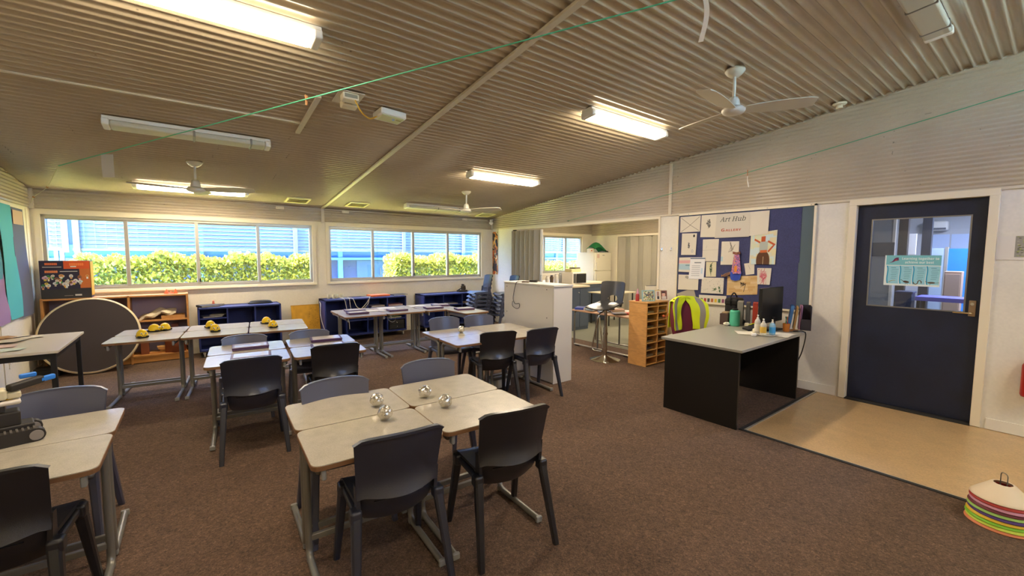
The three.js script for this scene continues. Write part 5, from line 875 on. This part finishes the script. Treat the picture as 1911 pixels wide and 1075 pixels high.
paper('white sheet with a small pencil figure left of the title', [[2.057, 4.985], [2.057, 5.192], [1.759, 5.184], [1.766, 4.977]], (c, w) => { scribble(c, '#4a4846', w * .5, w * .4, 50, 40, 3); });
paper('blank white sheet right of the title', [[2.054, 5.607], [2.057, 5.827], [1.78, 5.821], [1.76, 5.6]]);
paper('title sheet reading Art Hub Gallery', [[2.057, 5.192], [2.054, 5.607], [1.753, 5.607], [1.747, 5.177]], (c, w, h) => {
  c.textAlign = 'center'; c.fillStyle = '#2b3438'; c.font = 'italic ' + Math.round(h * .26) + 'px serif'; c.fillText('Art Hub', w * .5, h * .33, w * .76);
  c.fillStyle = '#a8432c'; c.font = 'bold ' + Math.round(h * .17) + 'px sans-serif'; c.fillText('G', w * .235, h * .74); c.font = 'bold ' + Math.round(h * .13) + 'px sans-serif'; c.fillText('ALLERY', w * .54, h * .74, w * .46);
}, 0xc9c3b6, 512);
paper('white sheet with a pen drawn lizard below the cross', [[1.825, 4.713], [1.821, 4.932], [1.526, 4.924], [1.525, 4.709]], (c, w, h) => { scribble(c, '#3a4048', w * .5, h * .62, 26, 16, 5); scribble(c, '#3a4048', w * .5, h * .5, 18, 10, 6); c.fillStyle = '#202020'; c.beginPath(); c.arc(w * .82, h * .12, 10, 0, 7); c.fill(); c.strokeStyle = '#5a74a8'; c.beginPath(); c.arc(w * .76, h * .82, 9, 0, 7); c.stroke(); });
paper('white sheet with faint pencil marks under the title', [[1.734, 5.014], [1.735, 5.231], [1.444, 5.228], [1.441, 5.017]], (c, w, h) => { scribble(c, '#a8a298', w * .25, h * .35, 20, 8, 8, 1); line(c, '#b8b0a4', 2, [0, h * .5], [w, h * .48]); });
paper('cream sheet with a pencil animal under the title', [[1.7, 5.27], [1.699, 5.49], [1.404, 5.492], [1.399, 5.267]], (c, w, h) => { scribble(c, '#6a665e', w * .6, h * .25, 60, 14, 12); c.fillStyle = '#a8c4cc'; c.fillRect(0, h * .65, 18, h * .2); });
paper('painting of a figure with orange arms and brown trousers', [[1.785, 5.628], [1.823, 5.922], [1.415, 5.915], [1.413, 5.623]], (c, w, h) => {
  const g = ['#cfd4b8', '#c4d6d8', '#d8cfa8']; for (let i = 0; i < 60; i++) { const r = rng(i + 1); c.fillStyle = g[i % 3]; c.fillRect(r() * w, r() * h, 60, 50); }
  c.fillStyle = '#5c3a22'; c.beginPath(); c.moveTo(w * .28, h); c.quadraticCurveTo(w * .22, h * .68, w * .42, h * .6); c.lineTo(w * .62, h * .6); c.quadraticCurveTo(w * .8, h * .7, w * .78, h); c.fill(); c.fillStyle = '#aeb4ac'; c.fillRect(w * .36, h * .3, w * .32, h * .32);
  line(c, '#b8552c', 14, [w * .38, h * .32], [w * .16, h * .2]); line(c, '#b8552c', 14, [w * .68, h * .3], [w * .92, h * .42], [w * .7, h * .62]); c.fillStyle = '#b8552c'; c.fillRect(w * .42, h * .14, w * .16, h * .16); c.fillStyle = '#c86a38'; c.fillRect(w * .4, h * .56, w * .26, h * .08); line(c, '#d8c8a0', 4, [w * .53, h * .76], [w * .53, h]);
}, 0xcfd0bc, 256);
paper('pale pink and blue landscape painting', [[1.488, 4.679], [1.494, 4.851], [1.288, 4.847], [1.29, 4.677]], (c, w, h) => { c.fillStyle = '#d8a8a8'; c.fillRect(0, h * .2, w, h * .2); c.fillStyle = '#a8c4d0'; c.fillRect(0, h * .45, w, h * .4); c.fillStyle = '#7a9aa8'; c.fillRect(w * .6, h * .5, w * .35, h * .08); });
paper('glossy white certificate with printed lines', [[1.494, 4.851], [1.495, 5.063], [1.202, 5.051], [1.192, 4.833]], (c, w, h) => { c.fillStyle = '#5a6a80'; c.fillRect(0, 4, w, 8); c.fillStyle = '#8a9098'; c.fillRect(w * .3, h * .22, w * .45, 8); for (let i = 0; i < 6; i++) c.fillRect(w * .15, h * (.38 + i * .09), w * .55, 3); c.fillStyle = '#b8d0e0'; c.fillRect(w * .78, h * .5, 16, 40); }, 0xe2e2e4);
paper('cream strip with a dark green plant motif', [[1.434, 5.07], [1.436, 5.21], [1.24, 5.213], [1.234, 5.073]], (c, w, h) => { scribble(c, '#2a4a34', w * .5, h * .25, 40, 14, 21, 6); scribble(c, '#2a4a34', w * .5, h * .6, 44, 14, 22, 6); line(c, '#2a4a34', 5, [w * .5, h * .6], [w * .5, h * .95]); }, 0xd2cbaa);
paper('small tilted white note with a pen mark', [[1.419, 5.561], [1.436, 5.682], [1.295, 5.688], [1.277, 5.588]], (c, w, h) => { scribble(c, '#5a5a62', w * .5, h * .4, 60, 6, 25); });
paper('red ink portrait drawing', [[1.369, 5.718], [1.37, 5.878], [1.171, 5.868], [1.17, 5.727]], (c, w, h) => { for (let i = 0; i < 5; i++) scribble(c, '#c0465a', w * .45, h * (.3 + i * .12), 90, 14, 40 + i, 2); c.fillStyle = '#a83048'; c.fillRect(14, 10, 10, 8); });
paper('white sheet with a spiral doodle at the lower left', [[1.249, 4.679], [1.253, 4.976], [1.049, 4.976], [1.037, 4.678]], (c, w, h) => { c.strokeStyle = '#4a4a4a'; c.lineWidth = 3; c.beginPath(); for (let a = 0; a < 14; a += .2) c.lineTo(w * .42 + Math.cos(a) * a, h * .16 + Math.sin(a) * a * 1.2); c.stroke(); });
paper('white sheet dotted with small ink drawings', [[1.224, 5.026], [1.229, 5.322], [1.02, 5.32], [1.013, 5.018]], (c, w, h) => { const r = rng(61); for (let i = 0; i < 46; i++) scribble(c, '#6a6a66', r() * w, r() * h, 8, 3, i + 100, 1); for (const [x, y] of [[.62, .72], [.82, .62], [.85, .82]]) scribble(c, '#3a5a3a', w * x, h * y, 26, 12, 70 + x * 10, 3); });
paper('tan sheet with a black brush mark', [[1.253, 5.362], [1.276, 5.731], [1.044, 5.732], [1.008, 5.361]], (c, w, h) => { const g = rng(4); for (let i = 0; i < 40; i++) { c.fillStyle = ['#d2b078', '#c8a068', '#d8bc8c'][i % 3]; c.fillRect(g() * w, g() * h, 60, 30); } scribble(c, '#2a2420', w * .53, h * .42, 44, 14, 81, 5); line(c, '#2a2420', 4, [w * .45, h * .6], [w * .62, h * .4], [w * .56, h * .85]); }, 0xcfae78, 256);
paper('long strip of coloured picture cards at the bottom', [[.985, 4.99], [.995, 5.359], [.873, 5.356], [.866, 4.99]], (c, w, h) => { ['#7a8a5a', '#a84a3c', '#4a4a4a', '#b86a3c', '#d8b83c', '#4a7a4a', '#8a4a6a'].forEach((k, i) => { c.fillStyle = k; c.fillRect(10 + i * 21, h * .35, 14, h * .4); }); });
paper('grey card pinned askew at the lower left corner', [[.977, 4.66], [1.076, 4.908], [.93, 4.955], [.84, 4.712]], null, 0xa6a092);
{ // craft doll pinned to the board
  const o = thing('craft_doll', 'paper craft doll with a patterned dress pinned to the noticeboard', 'craft', [-.03, 0, 0]);
  const dress = canvasTex(128, 128, (c, w, h) => { c.fillStyle = '#b07aa0'; c.fillRect(0, 0, w, h); const r = rng(5); for (let i = 0; i < 120; i++) { c.fillStyle = ['#d890b8', '#5a3a6a', '#e8a83c', '#3a5aa8', '#d8566a'][i % 5]; c.fillRect(r() * w, r() * h, 9, 7); } c.fillStyle = '#e08a2c'; c.beginPath(); c.arc(64, 96, 22, 0, 7); c.fill(); });
  part(o, 'dress', slab((u, v) => [-.012 - .02 * Math.sin(u * PI), 1.29 + v * .24, 5.475 + (u - .5) * (.125 - .06 * v)], 8, 8, .003), mat(0xffffff, .7, { map: dress }), null, true);
  part(o, 'hair_bow', slab((u, v) => [-.02, 1.53 + v * .03 + .02 * Math.abs(u - .5), 5.43 + u * .09], 6, 3, .01), mat(0x7a4a3a, .8)); part(o, 'head', sph(.02, -.015, 1.535, 5.475), mat(0x8a5a44, .7));
  part(o, 'paper_feet', slab((u, v) => [-.016 - .01 * Math.sin(u * 6), 1.2 + v * .1 + .03 * Math.abs(u - .5), 5.395 + u * .15 - .04 * (1 - v) * (u - .5)], 6, 5, .004), mat(0x2c4ab0, .6)); part(o, 'stick_arm', [0, 1, 2].map((i) => tube([[-.018, 1.31 - i * .012, 5.41], [-.02, 1.28 - i * .015, 5.34], [-.02, 1.245 + i * .012, 5.295]], .005, 10, 6)), mat(0x9a7048, .7));
}
// door sign
{
  const t = canvasTex(768, 576, (c, w, h) => {
    c.fillStyle = '#e2ecec'; c.fillRect(0, 0, w, h); c.fillStyle = '#7cc4ce'; c.fillRect(20, 0, w - 20, 185);
    c.fillStyle = '#e6f2f0'; c.font = 'bold 60px sans-serif'; c.fillText('Learning together to', 240, 82, 500); c.fillText('achieve our best', 285, 152, 390);
    c.fillStyle = '#6a2a58'; c.beginPath(); c.moveTo(70, 135); c.quadraticCurveTo(110, 130, 130, 70); c.quadraticCurveTo(165, 30, 200, 48); c.quadraticCurveTo(185, 70, 205, 90); c.quadraticCurveTo(170, 110, 150, 108); c.quadraticCurveTo(120, 135, 70, 142); c.fill(); c.fillStyle = '#b84a3c'; c.beginPath(); c.ellipse(160, 92, 18, 10, -.5, 0, 7); c.fill();
    for (let i = 0; i < 4; i++) {
      const x = 34 + i * 183; c.fillStyle = '#9ad4e4'; c.beginPath(); c.moveTo(x, 200); c.bezierCurveTo(x + 34, 300, x - 14, 400, x + 16, 540); c.lineTo(x + 176, 540); c.bezierCurveTo(x + 160, 400, x + 200, 300, x + 172, 200); c.fill();
      c.strokeStyle = '#2c9ec8'; c.lineWidth = 18; c.beginPath(); c.moveTo(x + 4, 200); c.bezierCurveTo(x + 38, 300, x - 10, 400, x + 20, 540); c.stroke();
      c.fillStyle = '#4a8a9c'; for (let k = 0; k < 7; k++) c.fillRect(x + 62 + (k % 2) * 8, 232 + k * 34, 70 + (k * 29 % 34), k ? 6 : 9);
    }
    c.strokeStyle = '#b09a4c'; c.lineWidth = 9; c.beginPath(); c.moveTo(70, 520); c.quadraticCurveTo(110, 470, 165, 480); c.stroke(); // lizard
    c.fillStyle = '#4a3c34'; c.beginPath(); c.ellipse(320, 500, 44, 20, .2, 0, 7); c.fill(); line(c, '#4a3c34', 7, [285, 492], [250, 462], [238, 466]); line(c, '#4a3c34', 5, [318, 515], [310, 552]); line(c, '#4a3c34', 5, [332, 515], [340, 552]);
    c.strokeStyle = '#5a4438'; c.lineWidth = 13; c.beginPath(); c.moveTo(420, 500); c.bezierCurveTo(430, 560, 480, 540, 480, 500); c.bezierCurveTo(480, 450, 540, 460, 524, 520); c.stroke();
    c.fillStyle = '#5a4638'; c.beginPath(); c.ellipse(660, 502, 50, 16, 0, 0, 7); c.fill(); line(c, '#5a4638', 7, [612, 500], [580, 478]); line(c, '#5a4638', 6, [706, 504], [760, 496]); line(c, '#5a4638', 5, [650, 512], [640, 545]);
  });
  one('door_sign', slab((u, v) => [.035 - .0, 1.228 + v * .298, 6.896 + u * .403], 4, 4, .0015), mat(0xffffff, .35, { map: t }), 'teal laminated sign on the door glass reading Learning together to achieve our best', 'sign', null, [0, 0, 0], 0, true);
  const map = canvasTex(256, 192, (c, w, h) => { c.fillStyle = '#dcd8d2'; c.fillRect(0, 0, w, h); c.fillStyle = '#9a988e'; c.fillRect(66, 0, w - 66, h * .88); const r = rng(8); for (let i = 0; i < 240; i++) { c.fillStyle = ['#b8b4a8', '#7a786e', '#8a9a4a', '#5a5a4a', '#a8b060'][i % 5]; c.fillRect(70 + r() * 180, r() * h * .85, 8, 5); } c.fillStyle = '#98a848'; c.fillRect(140, 8, 80, 34); });
  one('aerial_photo', slab((u, v) => [-.004, 1.488 + v * .2, 7.632 + u * .4], 4, 4, .0012), mat(0xffffff, .5, { map }), 'aerial photograph sheet stuck on the wall right of the door', 'poster', null, [0, 0, 0], 0, true);
  const fe = thing('fire_extinguisher', 'red fire extinguisher on the wall at the right edge', 'extinguisher', [-.09, .36, 7.905]); const rm = mat(0xb0241a, .4);
  part(fe, 'cylinder', lathe([[0, 0], [.062, .004], [.068, .02], [.068, .26], [.05, .3], [.02, .315], [0, .315]], 28), rm); part(fe, 'valve_head', [cyl(.018, .018, .04, 0, .335, 0, 14), bx(.03, .012, .1, 0, .36, .02, .004)], M.black); part(fe, 'hose', tube([[0, .34, .03], [-.05, .3, .06], [-.07, .18, .06], [-.068, .08, .05]], .009, 16, 8), M.black); part(fe, 'wall_bracket', bx(.03, .12, .05, .075, .2, 0), M.steel);
  for (const [i, l] of ['left steel coat hook on the cream wall panel', 'right steel coat hook on the cream wall panel'].entries()) { const h = thing('coat_hook', l, 'hook', [-.002, 1.6, [4.385, 4.537][i]]); part(h, 'hook_plate', bx(.004, .045, .016, 0, .01, 0, .001), M.chrome); part(h, 'prong', tube([[-.002, -.005, 0], [-.022, -.018, 0], [-.032, 0, 0], [-.03, .015, 0]], .004, 14, 6), M.chrome); }
  // printed poster in the far corner beside the window
  const pz = canvasTex(128, 512, (c, w, h) => { c.fillStyle = '#d88a3c'; c.fillRect(0, 0, w, h); const r = rng(19); for (let i = 0; i < 90; i++) { c.fillStyle = ['#e8d8b0', '#3a3230', '#c8602c', '#6a5a50', '#e8b86a', '#2c2a30'][i % 6]; c.beginPath(); c.ellipse(r() * w, r() * h, 10 + r() * 18, 8 + r() * 22, r() * 3, 0, 7); c.fill(); } c.fillStyle = '#3a3438'; c.fillRect(10, h * .74, w - 30, h * .18); });
  one('corner_poster', slab((u, v) => [-.008, 1.08 + v * .96, .03 + u * .2], 3, 6, .0012), mat(0xffffff, .6, { map: pz }), 'tall orange printed poster in the corner beside the right window', 'poster', null, [0, 0, 0], 0, true);
}

scene.traverse((o) => { if (o.isMesh) o.castShadow = o.receiveShadow = true; });
renderer.render(scene, camera);
